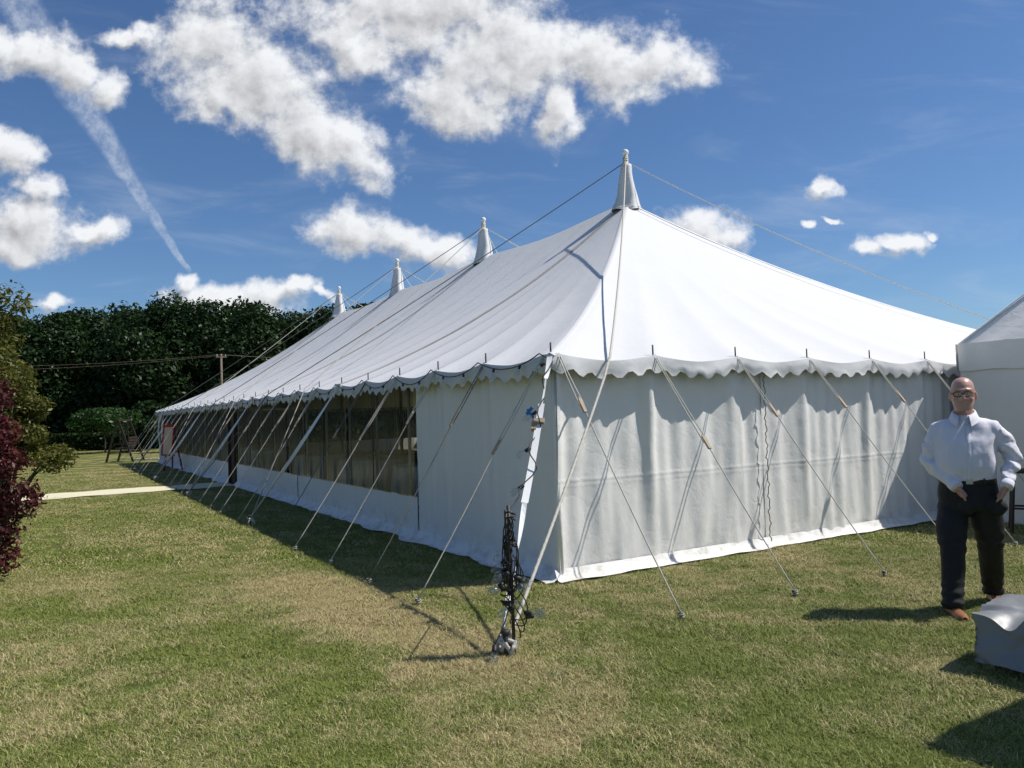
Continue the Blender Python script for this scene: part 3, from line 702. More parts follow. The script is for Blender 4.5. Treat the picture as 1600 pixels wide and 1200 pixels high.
for z_ in (.72, .90): MB().tube([(.036*math.cos(i*.5), .036*math.sin(i*.5), z_+.003*i) for i in range(22)], .007, 5).build('cable_tie', M['cable'], bun, True)
for p_ in lamps[:15]: lamp(p_, bun, (0, 0, 0), Vector((rb.uniform(-1, 1), rb.uniform(-1, 1), rb.uniform(-.9, .1))).normalized(), .95)
lamp((-.165, -.03, .10), bun, (0, 0, 0), Vector((-.3, -.4, -.4)).normalized(), 1.0)
# string running down the strap from the eave to the rod
pts = [Vector((-.17, -.02, EZ+.01))]+[at(k)+Vector((.05*math.sin(k*40), .04*math.cos(k*33), .01)) for k in np.linspace(.04, .60, 24)]+[RODB+Vector((.0, .02, .95)), RODB+Vector((0, .0, .86))]
fpart(MB().tube(pts, .0055, 5), 'cable', M['cable'])
for k in (.045, .27, .42, .56): lamp(at(k)+Vector((-.02, .03, 0)), fest, (-.15, 15, 2.0), Vector((-.8, .3, -.5)).normalized(), .95)

# ------------------------------------------------------------------ inside: round tables under white cloths
def table(x, y, lab):
    t_ = empty('round_table', (x, y, .02)); tag(t_, lab, 'table', 'tables inside the marquee'); n = 40; vs = []
    prof = [(0.01, .745), (.5, .745), (.86, .745), (.895, .73), (.91, .60), (.925, .40), (.94, .12)]
    for k, (r, z) in enumerate(prof):
        for i in range(n): a = 2*math.pi*i/n; vs.append(((r+(.035*math.sin(a*9) if k > 3 else 0)*(k-3)/3)*math.cos(a), (r+(.035*math.sin(a*9) if k > 3 else 0)*(k-3)/3)*math.sin(a), z))
    MB().add(vs, [(k*n+i, k*n+(i+1) % n, (k+1)*n+(i+1) % n, (k+1)*n+i) for k in range(len(prof)-1) for i in range(n)]).build('tablecloth', M['cloth'], t_, True)
    MB().lathe([(.80, .715), (.85, .72), (.85, .74), (.80, .742)], (0, 0, 0), 28).build('table_top', M['wood'], t_)
    for k in range(4):
        a = k*math.pi/2+.4; MB().tube([(.5*math.cos(a), .5*math.sin(a), 0), (.45*math.cos(a), .45*math.sin(a), .72)], .018, 8).build('leg', M['steel'], t_)
for x, y in ((1.9, 6.4), (2.0, 9.6), (1.9, 12.6), (1.9, 18.0), (2.0, 21.2), (2.2, 25.0)):
    table(x, y, 'round table under white cloth just behind the clear windows')

# ------------------------------------------------------------------ frame marquees (porch at the end wall, and the one whose shadow falls in the foreground)
def frame_tent(name, u0, v0, wx, wy, eave, apex, lab, seed):
    t_ = empty(name, (u0+wx/2, v0+wy/2, 0)); tag(t_, lab, 'marquee'); hx, hy = wx/2, wy/2
    cs_ = [(-hx, -hy), (hx, -hy), (hx, hy), (-hx, hy)]
    for i in range(4):
        a, b = cs_[i], cs_[(i+1) % 4]; n = 40; vs = []
        for j in range(17):
            k = (j/16)
            for q_ in range(n+1):
                f = q_/n; x = a[0]+(b[0]-a[0])*f; y = a[1]+(b[1]-a[1])*f; z = eave+(apex-eave)*k
                wv = .030*math.sin(f*31+seed)*math.exp(-((k-.06)/.10)**2)*max(0, 1-abs(f-.08)*3.0 if f < .5 else 1-abs(f-.92)*3.0)
                vs.append((x*(1-k), y*(1-k), z-.03*math.sin(math.pi*k)*math.sin(math.pi*f)+wv))
        MB().add(vs, [(j*(n+1)+q_, j*(n+1)+q_+1, (j+1)*(n+1)+q_+1, (j+1)*(n+1)+q_) for j in range(16) for q_ in range(n)]).build('roof_panel', M['porch'], t_, True)
        # valance and wall
        nx, ny = (b[1]-a[1]), -(b[0]-a[0]); ln = math.hypot(nx, ny); nx /= ln; ny /= ln
        for nm, z0, z1, off in (('valance', eave-.36, eave+.01, .035), ('wall_panel', 0.0, eave-.05, 0.0)):
            vs = []; nz = 10
            for j in range(nz+1):
                z = z0+(z1-z0)*j/nz
                for q_ in range(81):
                    f = q_/80; ed = min(f, 1-f)
                    o_ = off+(.022*math.sin(f*70)*math.exp(-ed*18) if nm == 'valance' else .02*fbm(f*5, z*.8, seed+i, 3)+.03*math.sin(f*24)*max(0, .25-z))
                    vs.append((a[0]+(b[0]-a[0])*f+nx*o_, a[1]+(b[1]-a[1])*f+ny*o_, z-(.008*math.sin(f*40) if nm == 'valance' and j == 0 else 0)))
            MB().add(vs, [(j*81+q_, j*81+q_+1, (j+1)*81+q_+1, (j+1)*81+q_) for j in range(nz) for q_ in range(80)]).build(nm, M['porch'], t_, True)
        MB().box((a[0]*.985, a[1]*.985, eave/2), (.06, .06, eave)).build('leg', M['steel'], t_)
        MB().bar((a[0], a[1], eave+.012), (a[0]*.02, a[1]*.02, apex+.012), .045, .02).build('hip_piping', M['strap'], t_)
    return t_
frame_tent('frame_marquee', 6.52, -4.25, 4.0, 4.0, 2.37, 4.50, 'off-white frame marquee porch set against the solid end wall', 3.0)
frame_tent('frame_marquee', .95, -8.80, 4.0, 4.0, 2.42, 4.40, 'off-white frame marquee standing clear of the big marquee', 8.0)

# dark stool by the porch wall
st = empty('wooden_stool', (*wpt(1606, 832).to_2d(), 0)); tag(st, 'dark wooden high stool beside the porch wall', 'stool'); st.rotation_euler = (0, 0, .5)
for sx in (-1, 1):
    for sy in (-1, 1): MB().bar((sx*.17, sy*.17, 0), (sx*.12, sy*.12, .72), .032).build('leg', M['darkwood'], st)
MB().lathe([(.17, .72), (.185, .728), (.185, .752), (.17, .76)], (0, 0, 0), 24).build('seat', M['darkwood'], st)
for a_, b_ in (((-1, -1), (1, -1)), ((1, -1), (1, 1)), ((1, 1), (-1, 1)), ((-1, 1), (-1, -1))): MB().bar((a_[0]*.148, a_[1]*.148, .3), (b_[0]*.148, b_[1]*.148, .3), .022).build('stretcher', M['darkwood'], st)

# ------------------------------------------------------------------ grey tarpaulin over a crate
TP = wpt(1522, 1046); tr_ = empty('covered_crate', (TP.x, TP.y, 0)); tag(tr_, 'low crate covered by a creased grey tarpaulin on the lawn', 'tarpaulin')
tr_.rotation_euler = (0, 0, math.atan2(R0.y, R0.x)+R(-52))
LX, LY, HZ = 1.3, .5, .35
MB().box((LX/2+.03, LY/2+.03, .15), (LX-.3, LY-.3, .30)).build('crate', M['darkwood'], tr_)
def tarp():
    nx, ny, ns = 60, 34, 22; mb = MB()
    def topz(x, y):
        z = HZ-.015+.10*min(1, x/.55)*(1-.35*y/LY)+.03*y/LY
        z -= .105*math.exp(-((x-.20-.25*y)/.085)**2)*math.exp(-(y/.22)**2)       # pinched hollow in the front edge
        z += .022*math.exp(-((y-.16-.30*x)/.03)**2)-.020*math.exp(-((y-.10-.62*x)/.028)**2)+.016*fbm(x*5, y*5, 2)
        return z
    mb.grid(lambda a, b: (a*LX, b*LY, topz(a*LX, b*LY)), nx, ny)
    per = [(a/nx*LX, 0) for a in range(nx)]+[(LX, b/ny*LY) for b in range(ny)]+[(LX-a/nx*LX, LY) for a in range(nx)]+[(0, LY-b/ny*LY) for b in range(ny)]
    m_ = len(per); vs = []; cx, cy = LX/2, LY/2
    for j in range(ns+1):
        k = j/ns
        for i, (x, y) in enumerate(per):
            s = i/m_*2*(LX+LY); nx_ = -1 if x == 0 else 1 if x == LX else 0; ny_ = -1 if y == 0 else 1 if y == LY else 0
            hem = .012+.055*(.5+.5*math.sin(s*5.2+.8))*(1 if y < .4 else .5)
            z = topz(x, y)*(1-k)+hem*k; fl = .035*math.sin(s*6.1+.6)*k*k+.040*k*fbm(s*2.0, k*.8, 4)+.014*max(0, 1-abs(((s*1.7+.55*k) % 1.0)-.5)*7)*min(1, k*2.5)+.010*max(0, 1-abs(((s*2.9-.8*k) % 1.0)-.5)*9)
            inn = -.10*k*k*math.exp(-((x-.0)**2+(y)**2)/.02)
            vs.append((x+nx_*(fl-.015*k)+(.09*k if x == 0 else 0)+inn*0, y+ny_*fl, z))
    mb.add(vs, [(j*m_+i, j*m_+(i+1) % m_, (j+1)*m_+(i+1) % m_, (j+1)*m_+i) for j in range(ns) for i in range(m_)])
    return mb
tarp().build('tarpaulin', M['tarp'], tr_, True)

# ------------------------------------------------------------------ red easel with board, garden swing, plank
ea = empty('easel', (-.55, 22.6, 0)); tag(ea, 'red wooden tripod easel holding a pale board by the windows', 'easel')
for a_, b_ in (((-.05, -.30, 0), (.10, -.04, 1.50)), ((-.05, .30, 0), (.10, .04, 1.50)), ((.42, .0, 0), (.12, 0, 1.42))): MB().bar(a_, b_, .05, .035).build('leg', M['redwood'], ea)
MB().box((-.045, 0, .52), (.10, .72, .05)).build('ledge', M['redwood'], ea)
MB().bar((.055, -.16, 1.15), (.055, .16, 1.15), .04).build('cross_bar', M['redwood'], ea)
MB().box((0, 0, 0), (.03, .62, .86), Matrix.Rotation(.10, 3, 'Y')).build('board', M['board'], ea).location = (-.03, 0, .98)
ea.scale = (1.1, 1.0, 1.08)
MB().box((0, 0, 0), (.035, .06, .90), Matrix.Rotation(.10, 3, 'Y')).build('board_frame', M['redwood'], ea).location = (-.032, -.33, .98)
MB().box((0, 0, 0), (.06, .10, .98), Matrix.Rotation(.10, 3, 'Y')).build('board_frame', M['redwood'], ea).location = (-.02, .33, 1.0)
MB().box((0, 0, 0), (.05, .72, .07), Matrix.Rotation(.10, 3, 'Y')).build('board_frame', M['redwood'], ea).location = (.012, 0, 1.43)
ea.rotation_euler = (0, 0, .35)
SW = wpt(194, 721); sw = empty('garden_swing', (SW.x, SW.y, 0)); tag(sw, 'dark wooden garden swing seat on A-frames beyond the marquee', 'swing seat'); sw.rotation_euler = (0, 0, yaw*-1+.15)
for yy in (-.75, .75):
    MB().bar((-.50, yy, 0), (-.02, yy, 1.85), .075).build('frame_leg', M['darkwood'], sw); MB().bar((.62, yy, 0), (.02, yy, 1.85), .075).build('frame_leg', M['darkwood'], sw)
    MB().bar((-.40, yy, .42), (.47, yy, .42), .06).build('cross_brace', M['darkwood'], sw)
    MB().tube([(.0, yy*.72, 1.8), (.02, yy*.72, .75)], .012, 6).build('hanging_chain', M['iron'], sw)
    MB().box((.05, yy*.75, .80), (.55, .06, .06)).build('arm_rest', M['darkwood'], sw)
MB().bar((0, -.85, 1.85), (0, .85, 1.85), .09).build('top_beam', M['darkwood'], sw)
for k in range(5): MB().box((-.18+.11*k, 0, .60), (.09, 1.1, .03)).build('seat_slat', M['darkwood'], sw)
for k in range(4): MB().box((.33+.02*k, 0, .70+.12*k), (.025, 1.1, .09)).build('back_slat', M['darkwood'], sw)
bdp = wpt(229, 718); bd = MB().box((0, 0, .03), (1.3, .35, .05)).build('plank', M['board2'], None); bd.location = (bdp.x, bdp.y, 0); bd.rotation_euler = (0, 0, -.55); tag(bd, 'pale plank lying on the grass beyond the far corner', 'plank')

# ------------------------------------------------------------------ trees, hedge, shrubs
def leaves(blobs, n, size, seed, shell=.55, droop=.0, aspect=1.0):
    """leaf quads through ellipsoid clumps; returns vertices, faces, tint"""
    r = np.random.default_rng(seed); vol = np.array([b[3]*b[4]*b[5] for b in blobs])**.67; pk = r.choice(len(blobs), n, p=vol/vol.sum()); B = np.array(blobs)[pk]
    dv = r.normal(size=(n, 3)); dv /= np.linalg.norm(dv, axis=1)[:, None]; rad = (shell+(1-shell)*r.random(n)**.6)*(1+.10*r.normal(size=n))
    c = B[:, :3]+dv*B[:, 3:6]*rad[:, None]
    nrm = dv*.8+r.normal(size=(n, 3))*.7+np.array([0, 0, .45]); nrm /= np.linalg.norm(nrm, axis=1)[:, None]
    t1 = np.cross(nrm, r.normal(size=(n, 3))); t1 /= np.linalg.norm(t1, axis=1)[:, None]; t2 = np.cross(nrm, t1)
    s = size*(.55+.9*r.random(n))[:, None]
    t1 = t1*s; t2 = t2*s*aspect
    V = np.stack([c-t1*.95, c-t2*.52+t1*.05, c+t1, c+t2*.52-t1*.05], 1).reshape(-1, 3)
    Fq = np.arange(4*n).reshape(n, 4); tint = np.repeat(np.clip(r.random(n)*.75+.35*(r.random(len(blobs))[pk]-.3), 0, 1), 4)
    return V, Fq, tint
def tree(name, loc, hgt, wid, lab, cat, lm, nl, size, seed, low=.12, grp=None, trunk_r=None, nb=26, flat=1.0):
    r = random.Random(seed); t_ = empty(name, loc); tag(t_, lab, cat, grp); tr = trunk_r or hgt*.018
    th = hgt*.62; pts = [(0, 0, -.1)]+[(r.uniform(-.02, .02)*hgt, r.uniform(-.02, .02)*hgt, th*k/5) for k in range(1, 6)]
    mb = MB().tube(pts, [tr*(1-.13*k) for k in range(6)], 9)
    blobs = []
    for k in range(nb):
        f = (k+.5)/nb; z = hgt*(low+(1-low)*f*.93); prof = (math.sin(math.pi*min(1, .18+.80*f))**.7); a = k*2.4+r.uniform(-.5, .5)
        rr_ = wid*.5*prof*r.uniform(.35, .80); br = wid*r.uniform(.13, .22)
        c_ = (rr_*math.cos(a), rr_*math.sin(a), min(z, hgt-br*.6)); blobs.append((*c_, br*1.15, br*1.15, br*.8*flat))
        if k % 2 == 0:
            s0 = Vector((0, 0, min(th*.98, max(.15*hgt, c_[2]*.7)))); mb.tube([s0, s0.lerp(Vector(c_), .5)+Vector((0, 0, .03*hgt)), c_], [tr*.42, tr*.28, tr*.10], 6)
    mb.build('trunk', M['bark'], t_, True)
    V, Fq, ti = leaves(blobs, nl, size, seed)
    np_mesh('crown', V, Fq, lm, t_, False, ti)
    return t_
def camxy(pxx, depth):
    k = (pxx-800)/FPX; q = CAM+(h+R0*k)*depth; return (q.x, q.y, 0)
rt_ = random.Random(21); i = 0
for pxx in range(-170, 800, 62):
    dep = 60+rt_.uniform(-2.5, 2.5); hh = (11.3 if pxx < 420 else 10.6)+rt_.uniform(-1.0, .2)
    vis = pxx < 520
    tree('woodland_tree', camxy(pxx+rt_.uniform(-8, 8), dep), hh, rt_.uniform(6.5, 8.5), 'tall dark green tree in the front row of the wood', 'tree', M['leafwood'], 22000 if vis else 3500, .155 if vis else .40, 100+i, .04, 'front row of the wood', nb=30); i += 1
for pxx in range(-140, 640, 85):
    dep = 68+rt_.uniform(-2, 2); hh = (11.4 if pxx < 420 else 10.6)+rt_.uniform(-.8, .6)
    tree('woodland_tree', camxy(pxx+rt_.uniform(-12, 12), dep), hh, rt_.uniform(8, 10), 'dark tree rising behind the front row of the wood', 'tree', M['leafwood'], 12000, .22, 200+i, .03, 'back row of the wood', nb=26); i += 1
for k in range(9):
    q = CAM+h*(6+6.2*k)+R0*(-42-1.5*math.sin(k*1.9)-.6*k)
    tree('woodland_tree', (q.x, q.y, 0), 10+rt_.uniform(-1, 1.5), rt_.uniform(8, 10), 'dark tree in the belt running down the side of the lawn', 'tree', M['leafwood'], 3500, .42, 500+k, .03, 'belt of trees beside the lawn', nb=26)
# clipped hedge along the far edge of the lawn
ha, hb = Vector(camxy(-120, 53)), Vector(camxy(560, 52)); hl = (hb-ha).length; hd = (hb-ha).normalized()
hg = empty('hedge', tuple((ha+hb)/2), math.atan2(hd.y, hd.x)); tag(hg, 'low clipped dark green hedge along the far lawn edge', 'hedge')
MB().box((0, 0, .48), (hl-.2, .7, .96)).build('branch_core', M['bark'], hg)
n = 16000; r = np.random.default_rng(5); c = np.stack([r.uniform(-hl/2, hl/2, n), r.uniform(-.55, .55, n), r.uniform(0, 1.12, n)], 1)
c[:, 2] += .06*np.sin(c[:, 0]*.8)*(c[:, 2] > .9); face = r.random(n); c[face < .45, 1] = -.5+.10*r.normal(size=(face < .45).sum()); c[face > .7, 2] = 1.06+.06*r.normal(size=(face > .7).sum())
nr_ = r.normal(size=(n, 3)); nr_ /= np.linalg.norm(nr_, axis=1)[:, None]; t1 = np.cross(nr_, r.normal(size=(n, 3))); t1 /= np.linalg.norm(t1, axis=1)[:, None]; t2 = np.cross(nr_, t1); s = (.07+.10*r.random(n))[:, None]
np_mesh('foliage', np.stack([c-t1*s, c-t2*s*.6, c+t1*s, c+t2*s*.6], 1).reshape(-1, 3), np.arange(4*n).reshape(n, 4), M['leafhedge'], hg, False, np.repeat(r.random(n), 4))
tree('young_tree', camxy(163, 47), 2.85, 4.3, 'young bright green spreading tree before the hedge', 'tree', M['leafyoung'], 3000, .11, 301, .50, trunk_r=.05, nb=22, flat=.55)
tree('young_tree', camxy(262, 45), 1.9, 2.3, 'small pale green round tree nearest the far marquee corner', 'tree', M['leafyoung'], 2200, .10, 302, .30, trunk_r=.04, nb=16)
tree('young_tree', camxy(232, 50), 3.1, 2.6, 'slim mid green young tree between hedge and swing', 'tree', M['leafhedge'], 2400, .13, 303, .25, trunk_r=.05, nb=16)
# crimson shrub and olive trees at the near left
def shrub(name, pxx, dep, blobs, lab, lm, nl, size, seed, asp=.8, stem=2.0):
    x, y, _ = camxy(pxx, dep); t_ = empty(name, (x, y, 0), -yaw); tag(t_, lab, 'shrub' if 'shrub' in lab else 'tree'); r = random.Random(seed); mb = MB()
    for b in blobs:
        base = Vector((r.uniform(-.06, .06), r.uniform(-.06, .06), -.03)); e = Vector(b[:3]); mb.tube([base, base.lerp(e, .5)+Vector((0, 0, .18*e.z)), e+Vector((0, 0, b[5]*.5))], [.03*stem/2, .02*stem/2, .007], 7)
    mb.build('stems' if False else 'trunk', M['bark'], t_, True)
    V, Fq, ti = leaves(blobs, nl, size, seed, .35, aspect=asp); np_mesh('crown', V, Fq, lm, t_, False, ti); return t_
r = random.Random(9)
bl = [(r.uniform(-.38, .30), r.uniform(-.4, .4), .18+2.2*k/22, r.uniform(.22, .32), r.uniform(.22, .32), r.uniform(.18, .26)) for k in range(23)]
shrub('crimson_shrub', -34, 8.0, bl, 'tall crimson-leaved shrub at the edge of the lawn', M['leafred'], 20000, .030, 401)
bl = [(r.uniform(-.7, .32), r.uniform(-.5, .5), 1.9+1.35*k/25, r.uniform(.25, .42), r.uniform(.25, .42), r.uniform(.22, .34)) for k in range(26)]+[(0, 0, 1.2, .15, .15, .3)]
shrub('olive_tree', -30, 9.3, bl, 'tall olive green tree rising behind the crimson shrub', M['leafolive'], 15000, .036, 402)
bl = [(r.uniform(-.9, .55)+.25*math.sin(k*.7), r.uniform(-.6, .6), 1.0+1.75*k/34, r.uniform(.28, .46), r.uniform(.28, .46), r.uniform(.18, .28)) for k in range(35)]
shrub('olive_tree', 2, 14, bl, 'spreading yellow-green small tree past the crimson shrub', M['leafolive'], 22000, .042, 403)
# utility pole and wires
ux, uy, _ = camxy(346, 54); up = empty('utility_pole', (ux, uy, 0)); tag(up, 'wooden utility pole in front of the wood', 'utility pole')
MB().tube([(0, 0, -.2), (0, 0, 6.35)], [.10, .075], 10).build('shaft', M['pole'], up, True); MB().box((0, 0, 6.15), (.7, .08, .10)).build('cross_arm', M['pole'], up)
for sx in (-.28, .28): MB().lathe([(.03, 6.2), (.05, 6.24), (.03, 6.30), (.02, 6.34)], (sx, 0, 0), 8).build('insulator', M['steel'], up)
for sx, lb in ((-.28, 'upper thin overhead wire from the pole across the wood'), (.28, 'lower thin overhead wire from the pole across the wood')):
    a_ = Vector((ux+sx, uy, 6.3)); e_ = Vector(camxy(-300, 50)); e_.z = 6.0+(.35 if sx < 0 else -.1); e2_ = Vector(camxy(900, 60)); e2_.z = 6.2
    o = MB().tube(sag(e_, a_, 20, .55)+sag(a_, e2_, 12, .5)[1:], .010, 5).build('overhead_wire', M['pole'], None, True); tag(o, lb, 'wire')

# ------------------------------------------------------------------ the man
M['skin'] = mat('skin', (.50, .29, .23), .42, var=.14, nscale=28, bump=.06, bscale=220, spec=.45)
M['lip'] = mat('lip_skin', (.26, .10, .09), .5)
M['shirt'] = mat('pale_lilac_shirt', (.74, .73, .80), .75, var=.04, nscale=15, bump=.15, bscale=55, sheen=.1)
M['trouser'] = mat('black_trousers', (.014, .015, .018), .75, var=.2, nscale=20, bump=.2, bscale=45)
M['leather'] = mat('tan_leather', (.30, .13, .065), .38, var=.2, nscale=25)
M['black'] = mat('black_acetate', (.02, .016, .016), .25)
M['belt'] = mat('black_belt_leather', (.02, .018, .016), .45)
M['eye'] = mat('eye_white', (.7, .68, .65), .2); M['iris'] = mat('iris', (.05, .05, .06), .2)
M['button'] = mat('shirt_button', (.8, .8, .82), .3)
m = bpy.data.materials.new('spectacle_lens'); m.use_nodes = True; t = NT(m.node_tree); m.node_tree.nodes.remove(m.node_tree.nodes['Principled BSDF'])
gl = t.n('ShaderNodeBsdfGlossy'); gl.inputs['Roughness'].default_value = .05; tp = t.n('ShaderNodeBsdfTransparent'); tp.inputs['Color'].default_value = (.85, .84, .83, 1)
m1 = t.n('ShaderNodeMixShader'); m1.inputs[0].default_value = .07; t.put(m1.inputs[1], tp.outputs[0]); t.put(m1.inputs[2], gl.outputs[0]); m.node_tree.links.new(m1.outputs[0], m.node_tree.nodes['Material Output'].inputs[0]); M['lens'] = m
PC = wpt(1522, 953); tc = (CAM-PC); tc.z = 0; tc.normalize(); ly = -tc; lx = Vector((ly.y, -ly.x, 0))
man = empty('person', (PC.x, PC.y, 0), math.atan2(lx.y, lx.x)); tag(man, 'bald person in glasses, pale shirt and black trousers, hands in pockets', 'person')
def lp(pxx, pyy, y=0.0):
    v = F*FPX+Rc*(pxx-800)+Uc*(600-pyy); q = PC+ly*y; s = (q-CAM).dot(ly)/v.dot(ly); w = CAM+v*s-PC; return Vector((w.dot(lx), y, w.z))
def lg_(pxx, pyy): w = wpt(pxx, pyy)-PC; return Vector((w.dot(lx), w.dot(ly), 0))
def loft(mb, rings, n=24, e=2.0):
    vs = []
    for (cx, cy, cz, rx, ry) in rings:
        for k in range(n):
            a = 2*math.pi*k/n; c_, s_ = math.cos(a), math.sin(a); f = (abs(c_)**e+abs(s_)**e)**(-1/e); vs.append((cx+rx*c_*f, cy+ry*s_*f, cz))
    m_ = len(rings); fs = [(i*n+k, i*n+(k+1) % n, (i+1)*n+(k+1) % n, (i+1)*n+k) for i in range(m_-1) for k in range(n)]
    fs += [tuple(range(n-1, -1, -1)), tuple((m_-1)*n+k for k in range(n))]
    return mb.add(vs, fs)
def fuse(mb, name, mt, parent, voxel, it=6, disp=None):
    o = mb.build(name, None, None, True); md = o.modifiers.new('r', 'REMESH'); md.mode = 'VOXEL'; md.voxel_size = voxel
    sm = o.modifiers.new('s', 'SMOOTH'); sm.factor = .5; sm.iterations = it
    dg = bpy.context.evaluated_depsgraph_get(); me = bpy.data.meshes.new_from_object(o.evaluated_get(dg)); bpy.data.objects.remove(o)
    if disp:
        co = [v.co.copy() for v in me.vertices]; no = [v.normal.copy() for v in me.vertices]
        for i_, v in enumerate(me.vertices): v.co = co[i_]+no[i_]*disp(co[i_])
    me.polygons.foreach_set('use_smooth', [True]*len(me.polygons)); me.materials.clear(); me.materials.append(mt); me.name = name
    o = bpy.data.objects.new(name, me); C.objects.link(o); o.parent = parent; return o
def curve3(pts, n):
    """Catmull-Rom through points, n steps per span"""
    P_ = [Vector(p) for p in pts]; P_ = [2*P_[0]-P_[1]]+P_+[2*P_[-1]-P_[-2]]; o = []
    for i_ in range(1, len(P_)-2):
        for k in range(n):
            t_ = k/n; a, b, c_, d_ = P_[i_-1:i_+3]; o.append(.5*((2*b)+(c_-a)*t_+(2*a-5*b+4*c_-d_)*t_**2+(3*b-3*c_+d_-a)*t_**3))
    return o+[P_[-2]]
def lerps(vals, n): 
    o = []
    for a, b in zip(vals[:-1], vals[1:]): o += [a+(b-a)*k/n for k in range(n)]
    return o+[vals[-1]]
def limb(mb, pts, rad, n=5, seg=14, squash=1.0): return mb.tube(curve3(pts, n), lerps(rad, n), seg, squash=squash)
HT = lp(1522, 588).z                                    # top of the bald head
sR, sL = Vector((-.178, .012, HT-.418)), Vector((.178, .012, HT-.418))
eR, eL = lp(1452, 722, .0), lp(1583, 716, .03)
wR, wL = lp(1495, 761, -.195), lp(1572, 761, -.15)
hR, hL = lp(1510, 781, -.135), lp(1559, 783, -.110)
fR, fL = lg_(1491, 962), lg_(1553, 941)
WZ = lp(1522, 748).z                                    # waist line
# body: head, neck, trunk, legs, arms and hands in one skin
b = MB(); H0 = HT-1.80
loft(b, [(0, -.070, 1.530, .030, .030), (0, -.058, 1.538, .048, .046), (0, -.040, 1.558, .062, .066), (0, -.022, 1.585, .071, .084), (0, -.008, 1.62, .077, .096), (0, 0, 1.66, .081, .101), (0, .004, 1.70, .082, .104), (0, .008, 1.735, .077, .098), (0, .010, 1.762, .066, .084), (0, .010, 1.783, .047, .060), (0, .010, 1.795, .022, .028)], 28)
b.tube([(0, .03, 1.40), (0, .022, 1.47), (0, .005, 1.57)], [.085, .068, .064], 18)
limb(b, [(0, -.100, 1.690), (0, -.112, 1.655), (0, -.122, 1.632), (0, -.098, 1.620)], [.009, .012, .017, .010], 3, 10)
b.ball((-.015, -.106, 1.628), .010, 6).ball((.015, -.106, 1.628), .010, 6)
b.tube([(-.058, -.070, 1.692), (-.03, -.097, 1.697), (0, -.100, 1.692), (.03, -.097, 1.697), (.058, -.070, 1.692)], .011, 8)
b.ball((-.045, -.062, 1.625), .026, 6).ball((.045, -.062, 1.625), .026, 6).ball((0, -.082, 1.545), .022, 6)
b.tube([(-.026, -.088, 1.588), (0, -.098, 1.591), (.026, -.088, 1.588)], .009, 8).tube([(-.022, -.087, 1.578), (0, -.096, 1.576), (.022, -.087, 1.578)], .009, 8)
for sx in (-1, 1):
    b.ball((sx*.087, .012, 1.652), .030, 7, (.38, .62, 1.08)); b.ball((sx*.086, .006, 1.625), .014, 6, (.5, .8, 1))
b.v = [(x, y, z+H0) for x, y, z in b.v]
loft(b, [(0, 0, WZ-.18, .15, .11), (0, 0, WZ, .16, .11), (0, 0, WZ+.2, .165, .11), (0, .01, HT-.42, .18, .10), (0, .02, HT-.345, .10, .07)], 20)
for s_, e_, w_, hd_, sx in ((sR, eR, wR, hR, 1), (sL, eL, wL, hL, -1)):
    limb(b, [s_, s_.lerp(e_, .5), e_, e_.lerp(w_, .5), w_], [.055, .05, .042, .038, .029], 4)
    dr = (hd_-w_).normalized(); sd_ = Vector((0, -1, 0)); sd_ = (sd_-dr*sd_.dot(dr)).normalized(); nn_ = dr.cross(sd_)
    kn = w_+dr*.095
    limb(b, [w_, w_+dr*.035, w_+dr*.07, kn], [.029, .036, .040, .036], 3, 12, .55)
    for q_, (off, ln_) in enumerate(((.030, .072), (.010, .080), (-.010, .075), (-.028, .060))):
        a0 = kn-dr*.01+sd_*off; limb(b, [a0, a0+dr*ln_*.5+nn_*.006, a0+dr*ln_*.8+nn_*.002*sx, a0+dr*ln_-Vector((0, 0, .008))], [.0105, .0098, .009, .0075], 3, 8)
    a0 = w_+dr*.030+sd_*.030; limb(b, [a0, a0+dr*.03+sd_*.022, a0+dr*.062+sd_*.028], [.014, .012, .009], 3, 8)
for f_, sx in ((fR, -1), (fL, 1)):
    hp = Vector((sx*.095, 0, WZ-.16)); kn = hp.lerp(f_+Vector((0, 0, .09)), .5)+Vector((0, -.03, 0)); limb(b, [hp, kn, f_+Vector((0, .02, .08)), f_+Vector((0, 0, .04))], [.09, .06, .04, .04], 4)
fuse(b, 'body', M['skin'], man, .0065, 3)
for sx in (-1, 1):
    e_ = MB().ball((sx*.031, -.080, 1.665+H0), .0125, 7).build('eyeball', M['eye'], man, True); MB().ball((sx*.031, -.0895, 1.664+H0), .0058, 6, (1, .6, 1)).build('iris', M['iris'], e_, True)
MB().tube([(-.024, -.0925, 1.583+H0), (0, -.1015, 1.5835+H0), (.024, -.0925, 1.583+H0)], [.002, .0042, .002], 8).build('mouth', M['lip'], man, True)
# glasses
g_ = empty('glasses'); g_.parent = man
for sx in (-1, 1):
    c_ = Vector((sx*.034, -.116, 1.664+H0)); pts = []
    for i_ in range(29):
        a = 2*math.pi*i_/28; q_ = (abs(math.cos(a))**3.2+abs(math.sin(a))**3.2)**(-1/3.2); pts.append(c_+Vector((.028*math.cos(a)*q_, .012*abs(math.cos(a))*(1 if sx*math.cos(a) > 0 else 0), .0185*math.sin(a)*q_)))
    MB().tube(pts, .0030, 6, cap=False).build('rim', M['black'], g_, True)
    put_mesh('lens', [p_+Vector((0, .001, 0)) for p_ in pts[:-1]], [tuple(range(28))], M['lens'], g_)
    MB().tube([c_+Vector((sx*.029, .010, .006)), (sx*.082, -.05, 1.672+H0), (sx*.092, .015, 1.672+H0), (sx*.090, .035, 1.650+H0)], .0030, 6).build('temple', M['black'], g_, True)
MB().tube([(-.008, -.117, 1.667+H0), (0, -.120, 1.671+H0), (.008, -.117, 1.667+H0)], .0025, 6).build('bridge', M['black'], g_, True)
